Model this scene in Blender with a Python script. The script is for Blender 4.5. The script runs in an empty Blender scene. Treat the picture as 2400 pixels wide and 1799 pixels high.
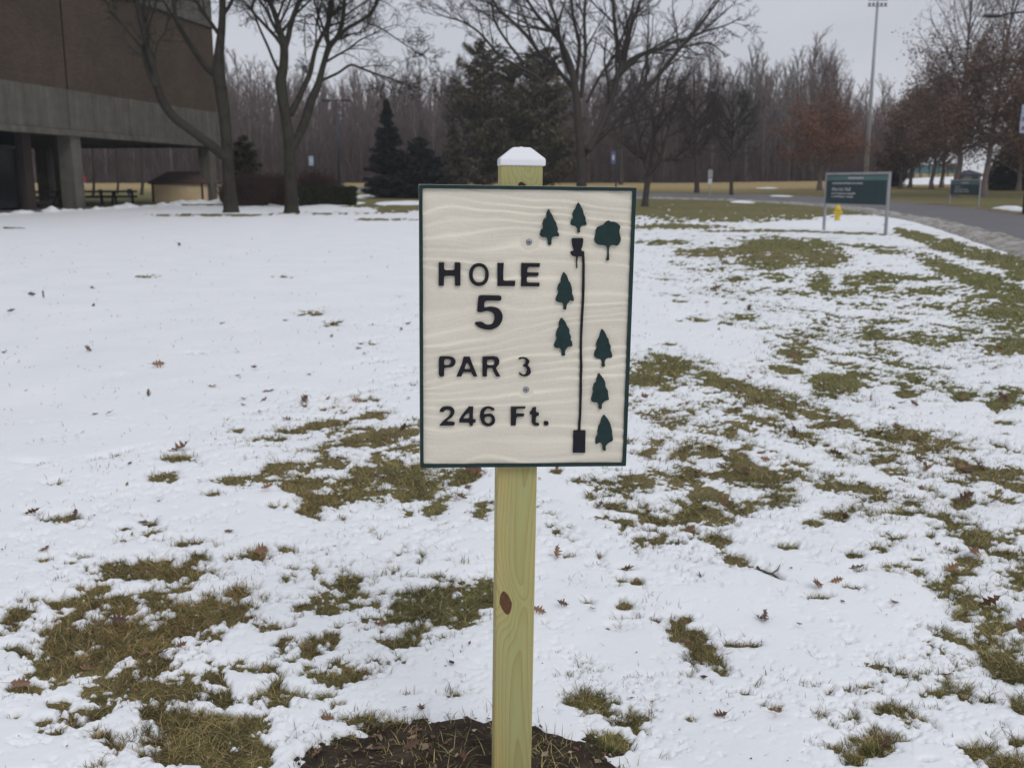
import bpy, math, random
import numpy as np
from mathutils import Matrix, Vector
from mathutils.geometry import tessellate_polygon

# ------------------------------------------------------------------ camera, light, exposure
scene = bpy.context.scene
FPX, PITCH, EYE = 2333.0, math.radians(11.38), 1.42      # focal length in photo pixels, tilt down, eye height
cam_d = bpy.data.cameras.new("camera")
cam = bpy.data.objects.new("camera", cam_d)
scene.collection.objects.link(cam)
cam.location = (0, 0, EYE)
cam.rotation_euler = (math.radians(90) - PITCH, 0, 0)
cam_d.sensor_fit = 'HORIZONTAL'; cam_d.sensor_width = 36.0; cam_d.lens = 35.0
cam_d.clip_start = 0.05; cam_d.clip_end = 2000
cam_d.dof.use_dof = True; cam_d.dof.focus_distance = 2.2; cam_d.dof.aperture_fstop = 6.8
scene.camera = cam

SUN_EL, SUN_AZ = math.radians(42), math.radians(152)      # azimuth measured from +Y towards +X
world = bpy.data.worlds.new("World"); scene.world = world; world.use_nodes = True
nt = world.node_tree; nt.nodes.clear()
wout = nt.nodes.new("ShaderNodeOutputWorld")
sky = nt.nodes.new("ShaderNodeTexSky"); sky.sky_type = 'NISHITA'; sky.sun_disc = False
sky.sun_elevation = SUN_EL; sky.sun_rotation = SUN_AZ; sky.air_density = 1.0; sky.dust_density = 3.0
bg1 = nt.nodes.new("ShaderNodeBackground"); bg1.inputs[1].default_value = 0.06
nt.links.new(sky.outputs[0], bg1.inputs[0])
tc = nt.nodes.new("ShaderNodeTexCoord"); sep = nt.nodes.new("ShaderNodeSeparateXYZ")
nt.links.new(tc.outputs['Generated'], sep.inputs[0])
ramp = nt.nodes.new("ShaderNodeValToRGB")
ramp.color_ramp.elements[0].position = 0.0; ramp.color_ramp.elements[0].color = (.60, .618, .665, 1)
ramp.color_ramp.elements[1].position = 1.0; ramp.color_ramp.elements[1].color = (.73, .75, .795, 1)
e = ramp.color_ramp.elements.new(0.30); e.color = (.525, .548, .62, 1)
nt.links.new(sep.outputs[2], ramp.inputs[0])
wn = nt.nodes.new("ShaderNodeTexNoise"); wn.inputs['Scale'].default_value = 2.2; wn.inputs['Detail'].default_value = 3
mpw = nt.nodes.new("ShaderNodeMapping"); mpw.inputs['Scale'].default_value = (1, 1, 3.5)
nt.links.new(tc.outputs['Generated'], mpw.inputs[0]); nt.links.new(mpw.outputs[0], wn.inputs['Vector'])
wmr = nt.nodes.new("ShaderNodeMapRange"); wmr.inputs['To Min'].default_value = .90; wmr.inputs['To Max'].default_value = 1.10
wmr.inputs['From Min'].default_value = .3; wmr.inputs['From Max'].default_value = .7
nt.links.new(wn.outputs['Fac'], wmr.inputs[0])
wmul = nt.nodes.new("ShaderNodeVectorMath"); wmul.operation = 'SCALE'
nt.links.new(ramp.outputs[0], wmul.inputs[0]); nt.links.new(wmr.outputs[0], wmul.inputs['Scale'])
bg2 = nt.nodes.new("ShaderNodeBackground"); bg2.inputs[1].default_value = 1.0
nt.links.new(wmul.outputs[0], bg2.inputs[0])
mixw = nt.nodes.new("ShaderNodeMixShader"); mixw.inputs[0].default_value = 0.93
nt.links.new(bg1.outputs[0], mixw.inputs[1]); nt.links.new(bg2.outputs[0], mixw.inputs[2])
nt.links.new(mixw.outputs[0], wout.inputs[0])

sun_d = bpy.data.lights.new("sun", 'SUN'); sun_d.energy = 0.8; sun_d.angle = math.radians(25); sun_d.color = (1, .97, .93)
sun = bpy.data.objects.new("sun", sun_d); scene.collection.objects.link(sun)
sdir = Vector((math.sin(SUN_AZ) * math.cos(SUN_EL), math.cos(SUN_AZ) * math.cos(SUN_EL), math.sin(SUN_EL)))
sun.rotation_euler = sdir.to_track_quat('Z', 'Y').to_euler()
vs = scene.view_settings; vs.view_transform = 'Standard'; vs.look = 'None'; vs.gamma = 1; vs.use_curve_mapping = False
vs.exposure = 0.10

# ------------------------------------------------------------------ small maths
rng = np.random.default_rng(7)
random.seed(7)
_T = rng.random((256, 256))
def vnoise(x, y):
    xi = np.floor(x).astype(int); yi = np.floor(y).astype(int); fx = x - xi; fy = y - yi
    fx = fx * fx * (3 - 2 * fx); fy = fy * fy * (3 - 2 * fy)
    a = _T[xi & 255, yi & 255]; b = _T[(xi + 1) & 255, yi & 255]; c = _T[xi & 255, (yi + 1) & 255]; d = _T[(xi + 1) & 255, (yi + 1) & 255]
    return (a + (b - a) * fx) * (1 - fy) + (c + (d - c) * fx) * fy - .5
def fbm(x, y, oct=4, gain=.5):
    s = 0; a = 1.0
    for i in range(oct):
        s = s + a * vnoise(x * 2 ** i + 17.3 * i, y * 2 ** i + 9.1 * i); a *= gain
    return s
def H(x, y):
    """height of the ground"""
    y = np.asarray(y, float); x = np.asarray(x, float)
    h = .008 * np.clip(y - 45, 0, None) + .010 * np.clip(y - 80, 0, 140) + .012 * np.clip(x - 24, 0, 60) * np.clip((y - 25) / 30, 0, 1)
    h = h - .075 * np.exp(-((x * x + (y - 2.2) ** 2) / 6.0))
    return h + .05 * fbm(x * .11 + 3, y * .11, 2) * np.clip(np.hypot(x, y) / 12, 0, 1) + .02 * fbm(x * .6, y * .6, 2)
Fw = np.array([0, math.cos(PITCH), -math.sin(PITCH)]); Up = np.array([0, math.sin(PITCH), math.cos(PITCH)])
def proj(x, y, z):
    z = z - EYE
    d = y * Fw[1] + z * Fw[2]; d = np.where(d < .05, np.nan, d)
    return 1200 + FPX * x / d, 899.5 - FPX * (y * Up[1] + z * Up[2]) / d
def ray(px, py):
    return np.array([(px - 1200) / FPX, 0, 0]) + Fw - Up * (py - 899.5) / FPX
def G(px, py):
    """point of the ground under a point of the photograph"""
    d = ray(px, py); lo, hi = 0.5, 400.0
    t = 1.0
    while t < 400:
        p = d * t
        if EYE + p[2] < float(H(p[0], p[1])): break
        lo = t; t *= 1.02
    hi = t
    for _ in range(30):
        m = (lo + hi) / 2; p = d * m
        if EYE + p[2] < float(H(p[0], p[1])): hi = m
        else: lo = m
    p = d * lo
    return np.array([p[0], p[1], float(H(p[0], p[1]))])
def GX(px, Y):
    """ground point in the direction of photo column px at distance Y"""
    x = (px - 1200) / FPX * (Y * Fw[1] + 1.2 * math.sin(PITCH)); return np.array([x, Y, float(H(x, Y))])
def PZ(px, py, Y):
    d = ray(px, py); t = Y / d[1]; p = d * t; return np.array([p[0], Y, EYE + p[2]])

# ------------------------------------------------------------------ objects
col = scene.collection
def tag(o, label=None, cat=None, group=None, kind=None):
    if label: o['label'] = label
    if cat: o['category'] = cat
    if group: o['group'] = group
    if kind: o['kind'] = kind
    return o
def thing(name, label, cat, loc, group=None):
    o = bpy.data.objects.new(name, None); col.objects.link(o); o.location = loc
    o.empty_display_size = .1
    return tag(o, label, cat, group)
def mesh_np(name, V, F, mat, parent=None, smooth=False):
    """V (n,3); F list of index arrays of equal width, or one array"""
    me = bpy.data.meshes.new(name)
    V = np.asarray(V, np.float32)
    if isinstance(F, np.ndarray): F = [F]
    F = [np.asarray(f, np.int32) for f in F if len(f)]
    me.vertices.add(len(V)); me.vertices.foreach_set('co', V.ravel())
    nl = sum(f.size for f in F); npoly = sum(len(f) for f in F)
    me.loops.add(nl); me.polygons.add(npoly)
    me.loops.foreach_set('vertex_index', np.concatenate([f.ravel() for f in F]))
    tot = np.concatenate([np.full(len(f), f.shape[1], np.int32) for f in F])
    st = np.zeros(npoly, np.int32); st[1:] = np.cumsum(tot)[:-1]
    me.polygons.foreach_set('loop_start', st); me.polygons.foreach_set('loop_total', tot)
    if smooth: me.polygons.foreach_set('use_smooth', np.ones(npoly, bool))
    me.update(calc_edges=True)
    if mat: me.materials.append(mat)
    o = bpy.data.objects.new(name, me); col.objects.link(o)
    if parent: o.parent = parent
    return o
def vcol(o, arr, name='tint'):
    a = o.data.color_attributes.new(name, 'FLOAT_COLOR', 'POINT')
    c = np.ones((len(arr), 4), np.float32); c[:, :arr.shape[1]] = arr
    a.data.foreach_set('color', c.ravel())
class MB:
    def __init__(s): s.v = []; s.f = []
    def add(s, V, F):
        n = len(s.v); s.v += [tuple(map(float, p)) for p in V]; s.f += [tuple(i + n for i in f) for f in F]; return s
    def box(s, x, y, z, sx, sy, sz, rz=0):
        c, q = math.cos(rz), math.sin(rz); V = []
        for dz in (-.5, .5):
            for dx, dy in ((-.5, -.5), (.5, -.5), (.5, .5), (-.5, .5)):
                a, b = dx * sx, dy * sy; V.append((x + a * c - b * q, y + a * q + b * c, z + dz * sz))
        return s.add(V, [(0, 3, 2, 1), (4, 5, 6, 7), (0, 1, 5, 4), (1, 2, 6, 5), (2, 3, 7, 6), (3, 0, 4, 7)])
    def slab(s, pts, w):
        """box of vertical section: pts bottom quad (4 xy) between z0,z1"""
        P, z0, z1 = pts, w[0], w[1]; V = [(p[0], p[1], z0) for p in P] + [(p[0], p[1], z1) for p in P]; n = len(P)
        return s.add(V, [tuple(reversed(range(n))), tuple(range(n, 2 * n))] + [(i, (i + 1) % n, n + (i + 1) % n, n + i) for i in range(n)])
    def tube(s, p0, p1, r0, r1=None, n=8):
        r1 = r0 if r1 is None else r1
        a = Vector(p0); b = Vector(p1); d = (b - a).normalized(); u = d.orthogonal().normalized(); w = d.cross(u)
        V = []
        for P, r in ((a, r0), (b, r1)):
            for i in range(n):
                t = 2 * math.pi * i / n; V.append(P + (u * math.cos(t) + w * math.sin(t)) * r)
        return s.add(V, [tuple(reversed(range(n))), tuple(range(n, 2 * n))] + [(i, (i + 1) % n, n + (i + 1) % n, n + i) for i in range(n)])
    def lathe(s, prof, n=16, c=(0, 0, 0)):
        V = []; m = len(prof)
        for r, z in prof:
            for i in range(n):
                t = 2 * math.pi * i / n; V.append((c[0] + r * math.cos(t), c[1] + r * math.sin(t), c[2] + z))
        F = [(j * n + i, j * n + (i + 1) % n, (j + 1) * n + (i + 1) % n, (j + 1) * n + i) for j in range(m - 1) for i in range(n)]
        F += [tuple(reversed(range(n))), tuple(range((m - 1) * n, m * n))]
        return s.add(V, F)
    def build(s, name, mat, parent=None, smooth=False, bevel=0):
        me = bpy.data.meshes.new(name); me.from_pydata(s.v, [], s.f); me.update()
        if smooth: me.polygons.foreach_set('use_smooth', np.ones(len(me.polygons), bool))
        me.materials.append(mat)
        o = bpy.data.objects.new(name, me); col.objects.link(o)
        if parent: o.parent = parent
        if bevel:
            b = o.modifiers.new('bevel', 'BEVEL'); b.width = bevel; b.segments = 2; b.limit_method = 'ANGLE'
        return o

# ------------------------------------------------------------------ materials
def srgb(r, g, b):
    return tuple(((c / 255) / 12.92 if c / 255 <= .04045 else ((c / 255 + .055) / 1.055) ** 2.4) for c in (r, g, b))
class Mat:
    def __init__(s, name, rough=.8, spec=.3):
        s.m = bpy.data.materials.new(name); s.m.use_nodes = True; s.t = s.m.node_tree
        s.b = s.t.nodes['Principled BSDF']; s.b.inputs['Roughness'].default_value = rough; s.b.inputs['Specular IOR Level'].default_value = spec
    def n(s, typ, **kw):
        x = s.t.nodes.new(typ)
        for k, v in kw.items(): setattr(x, k, v)
        return x
    def link(s, a, b): s.t.links.new(a, b)
    def coord(s, out='Object', scale=(1, 1, 1)):
        t = s.n('ShaderNodeTexCoord'); m = s.n('ShaderNodeMapping'); m.inputs['Scale'].default_value = scale
        s.link(t.outputs[out], m.inputs[0]); return m.outputs[0]
    def noise(s, vec, scale, detail=4, rough=.55, dist=0):
        x = s.n('ShaderNodeTexNoise'); x.inputs['Scale'].default_value = scale; x.inputs['Detail'].default_value = detail
        x.inputs['Roughness'].default_value = rough; x.inputs['Distortion'].default_value = dist
        if vec is not None: s.link(vec, x.inputs['Vector'])
        return x.outputs['Fac']
    def ramp(s, fac, stops):
        r = s.n('ShaderNodeValToRGB'); els = r.color_ramp.elements
        while len(els) < len(stops): els.new(.5)
        for e, (p, c) in zip(els, stops): e.position = p; e.color = (*c, 1)
        s.link(fac, r.inputs[0]); return r.outputs[0]
    def mix(s, fac, a, b, mode='MIX'):
        x = s.n('ShaderNodeMix', data_type='RGBA', blend_type=mode)
        for i, v in ((0, fac), (6, a), (7, b)):
            if isinstance(v, (int, float)): x.inputs[i].default_value = v
            elif isinstance(v, tuple): x.inputs[i].default_value = (*v, 1)
            else: s.link(v, x.inputs[i])
        return x.outputs[2]
    def math(s, op, a, b=None, c=None):
        x = s.n('ShaderNodeMath', operation=op)
        for i, v in enumerate((a, b, c)):
            if v is None: continue
            if isinstance(v, (int, float)): x.inputs[i].default_value = v
            else: s.link(v, x.inputs[i])
        return x.outputs[0]
    def base(s, c):
        if isinstance(c, tuple): s.b.inputs['Base Color'].default_value = (*c, 1)
        else: s.link(c, s.b.inputs['Base Color'])
        return s
    def bump(s, h, strength=.3, dist=.01):
        x = s.n('ShaderNodeBump'); x.inputs['Strength'].default_value = strength; x.inputs['Distance'].default_value = dist
        s.link(h, x.inputs['Height']); s.link(x.outputs[0], s.b.inputs['Normal']); return s
def simple(name, c, rough=.8, spec=.3, var=.15, scale=6, metallic=0, bump=0):
    m = Mat(name, rough, spec); v = m.coord('Object')
    n = m.noise(v, scale, 5)
    lo = tuple(x * (1 - var) for x in c); hi = tuple(min(1, x * (1 + var)) for x in c)
    m.base(m.ramp(n, [(.3, lo), (.7, hi)])); m.b.inputs['Metallic'].default_value = metallic
    if bump: m.bump(m.noise(v, scale * 4, 5), bump, .02)
    return m.m
def tinted(name, rough=.9, spec=.15, var=.35, scale=8, transl=0):
    """colour comes from the mesh attribute 'tint' times noise"""
    m = Mat(name, rough, spec); a = m.n('ShaderNodeVertexColor', layer_name='tint')
    n = m.noise(m.coord('Object'), scale, 5)
    m.base(m.mix(1.0, a.outputs[0], m.ramp(n, [(.3, (1 - var,) * 3), (.7, (1 + var,) * 3)]), 'MULTIPLY'))
    return m
M = {}
m = Mat('snow_material', .55, .25); v = m.coord('Object')
n1 = m.noise(v, 1.3, 4); 
va = m.n('ShaderNodeVertexColor', layer_name='tint')
m.base(m.mix(1.0, m.ramp(n1, [(.3, (.80, .818, .848)), (.7, (.86, .874, .898))]), va.outputs[0], 'MULTIPLY'))
m.bump(m.math('ADD', m.noise(v, 90, 5, .7), m.math('MULTIPLY', m.noise(v, 22, 3), .9)), .20, .004)
m.b.inputs['Subsurface Weight'].default_value = 0.0
M['snow'] = m.m
m = tinted('lawn_material', .95, .1, .30, 3.0)
M['lawn'] = m.m
m = Mat('grass_blade_material', .7, .25); a = m.n('ShaderNodeVertexColor', layer_name='tint'); m.base(a.outputs[0]); M['blade'] = m.m
m = Mat('soil_material', .95, .1); v = m.coord('Object')
m.base(m.ramp(m.noise(v, 14, 6, .65), [(.25, (.028, .021, .016)), (.5, (.060, .046, .035)), (.78, (.125, .098, .074))]))
m.bump(m.noise(v, 60, 6, .7), .8, .02); M['soil'] = m.m
# asphalt
m = Mat('asphalt_material', .62, .4); v = m.coord('Object')
m.base(m.mix(m.noise(v, .35, 4), (.088, .085, .090), (.145, .140, .148))); m.bump(m.noise(v, 40, 3), .3, .01); M['asphalt'] = m.m
m = Mat('gravel_snow_material', .9, .1); v = m.coord('Object')
m.base(m.ramp(m.noise(v, 2.5, 6, .75), [(.34, (.15, .135, .10)), (.48, (.30, .28, .255)), (.68, (.52, .51, .50))])); m.bump(m.noise(v, 9, 5), .6, .08); M['verge'] = m.m
M['patio'] = simple('patio_concrete', (.17, .165, .16), .85, .2, .2, 1.2)
# brick wall with courses in relief
m = Mat('brick_material', .9, .15); tcn = m.n('ShaderNodeTexCoord'); bt = m.n('ShaderNodeTexBrick')
mp = m.n('ShaderNodeMapping'); m.link(tcn.outputs['UV'], mp.inputs[0]); m.link(mp.outputs[0], bt.inputs[0])
bt.inputs['Scale'].default_value = 1; bt.inputs['Brick Width'].default_value = .30; bt.inputs['Row Height'].default_value = .10
bt.inputs['Mortar Size'].default_value = .012; bt.inputs['Color1'].default_value = (.084, .062, .047, 1); bt.inputs['Color2'].default_value = (.110, .081, .060, 1)
bt.inputs['Mortar'].default_value = (.040, .033, .028, 1)
ns = m.noise(m.coord('Object', (.35, .35, .35)), 1.0, 5)
m.base(m.mix(1.0, bt.outputs[0], m.ramp(ns, [(.3, (.82, .82, .82)), (.7, (1.2, 1.16, 1.1))]), 'MULTIPLY')); m.bump(m.math('SUBTRACT', 1.0, bt.outputs['Fac']), .5, .02)
M['brick'] = m.m
m = Mat('concrete_material', .9, .15); v = m.coord('Object'); st = m.coord('Object', (2.2, 2.2, .12))
m.base(m.mix(1.0, m.ramp(m.noise(v, 1.4, 5), [(.3, (.096, .091, .077)), (.7, (.148, .138, .117))]), m.ramp(m.noise(st, 1.6, 4), [(.35, (.80, .80, .80)), (.65, (1.1, 1.1, 1.1))]), 'MULTIPLY'))
m.bump(m.noise(v, 14, 4), .15, .02); M['concrete'] = m.m
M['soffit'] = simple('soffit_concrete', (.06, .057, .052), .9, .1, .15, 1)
M['joint'] = simple('joint_sealant', (.03, .022, .02), .9, .1)
M['dark_glass'] = simple('dark_glass', (.010, .011, .012), .16, .22, .3, .6)
M['dark_metal'] = simple('dark_metal_frame', (.025, .024, .026), .5, .4)
M['black_metal'] = simple('black_coated_metal', (.018, .018, .02), .6, .3)
M['galv'] = simple('galvanised_metal', (.30, .31, .33), .5, .5, .12, 5)
M['lamp_metal'] = simple('lamp_pole_metal', (.035, .037, .048), .5, .4, .1, 3)
M['tan_wall'] = simple('tan_render', (.78, .61, .385), .9, .1, .10, 1.2)
M['roof_brown'] = simple('brown_shingle', (.095, .062, .055), .95, .1, .2, 3)
M['yellow'] = simple('hydrant_yellow_paint', (.62, .45, .035), .5, .4, .15, 7)
M['blue_sign'] = simple('blue_sign_sheet', (.08, .22, .66), .5, .4, .08)
M['white_sign'] = simple('white_sign_sheet', (.55, .57, .62), .5, .4, .08)
M['red_sign'] = simple('red_sign_sheet', (.42, .03, .035), .5, .4, .08)
M['banner'] = simple('pale_blue_banner_cloth', (.36, .47, .60), .8, .2, .12, 3)
M['banner_red'] = simple('red_banner_print', (.40, .10, .14), .8, .2, .1)
M['banner_purple'] = simple('violet_banner_cloth', (.14, .15, .30), .8, .2, .1)
M['sign_green'] = simple('dark_green_sign_panel', (.022, .050, .058), .45, .4, .15, 4)
M['sign_teal'] = simple('teal_sign_strip', (.095, .175, .165), .5, .4, .1, 4)
M['sign_text'] = simple('pale_sign_lettering', (.42, .42, .44), .6, .3, .1)
M['court_green'] = simple('teal_windscreen_mesh', (.10, .19, .20), .8, .2, .15, .5)
M['grey_wall'] = simple('pale_grey_siding', (.20, .21, .22), .8, .2, .1, 1)
M['blue_roof'] = simple('slate_blue_roof', (.055, .055, .095), .8, .2, .1, 1)
def bark(name, a, b, c):
    m = Mat(name, .95, .1); v = m.coord('Object', (6, 6, 1.5)); n = m.noise(v, 1.6, 6, .65)
    g = m.noise(m.coord('Object'), .9, 4)
    m.base(m.mix(m.ramp(g, [(.50, (0, 0, 0)), (.62, (1, 1, 1))]), m.ramp(n, [(.3, a), (.7, b)]), c)); m.bump(n, .5, .03); return m.m
M['bark_green'] = bark('mossy_grey_bark', (.022, .020, .016), (.062, .056, .046), (.046, .047, .034))
M['bark_grey'] = bark('grey_brown_bark', (.042, .036, .033), (.092, .080, .073), (.070, .060, .054))
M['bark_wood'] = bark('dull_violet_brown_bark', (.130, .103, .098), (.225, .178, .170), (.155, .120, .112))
M['bark_pale'] = bark('pale_grey_bark', (.13, .125, .125), (.23, .22, .22), (.17, .16, .16))
M['brush'] = simple('brown_brushwood', (.098, .072, .068), .95, .1, .3, .5)
M['needles'] = tinted('spruce_needle_material', .8, .2, .3, 2).m
M['oak_leaf'] = tinted('dry_oak_leaf_material', .8, .2, .25, 4).m
# hole sign materials
m = Mat('cream_paint', .75, .25); v = m.coord('Object'); at = m.n('ShaderNodeVertexColor', layer_name='tint')
sp = m.noise(v, 420, 3, .7)
m.base(m.mix(1.0, at.outputs[0], m.ramp(sp, [(.3, (.93, .93, .93)), (.7, (1.06, 1.06, 1.06))]), 'MULTIPLY')); m.bump(m.noise(v, 600, 3), .25, .0008); M['cream'] = m.m
M['cream_edge'] = simple('cream_board_edge', (.43, .42, .36), .8, .2, .08, 30)
M['green_paint'] = simple('dark_green_paint', (.013, .033, .034), .6, .25, .2, 60, bump=.1)
M['black_paint'] = simple('black_paint', (.011, .011, .016), .6, .25, .2, 60, bump=.1)
M['screw'] = simple('zinc_screw', (.28, .29, .31), .45, .5, .2, 90, metallic=.6)
M['vinyl'] = simple('white_vinyl', (.80, .81, .84), .4, .4, .02, 8)

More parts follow.
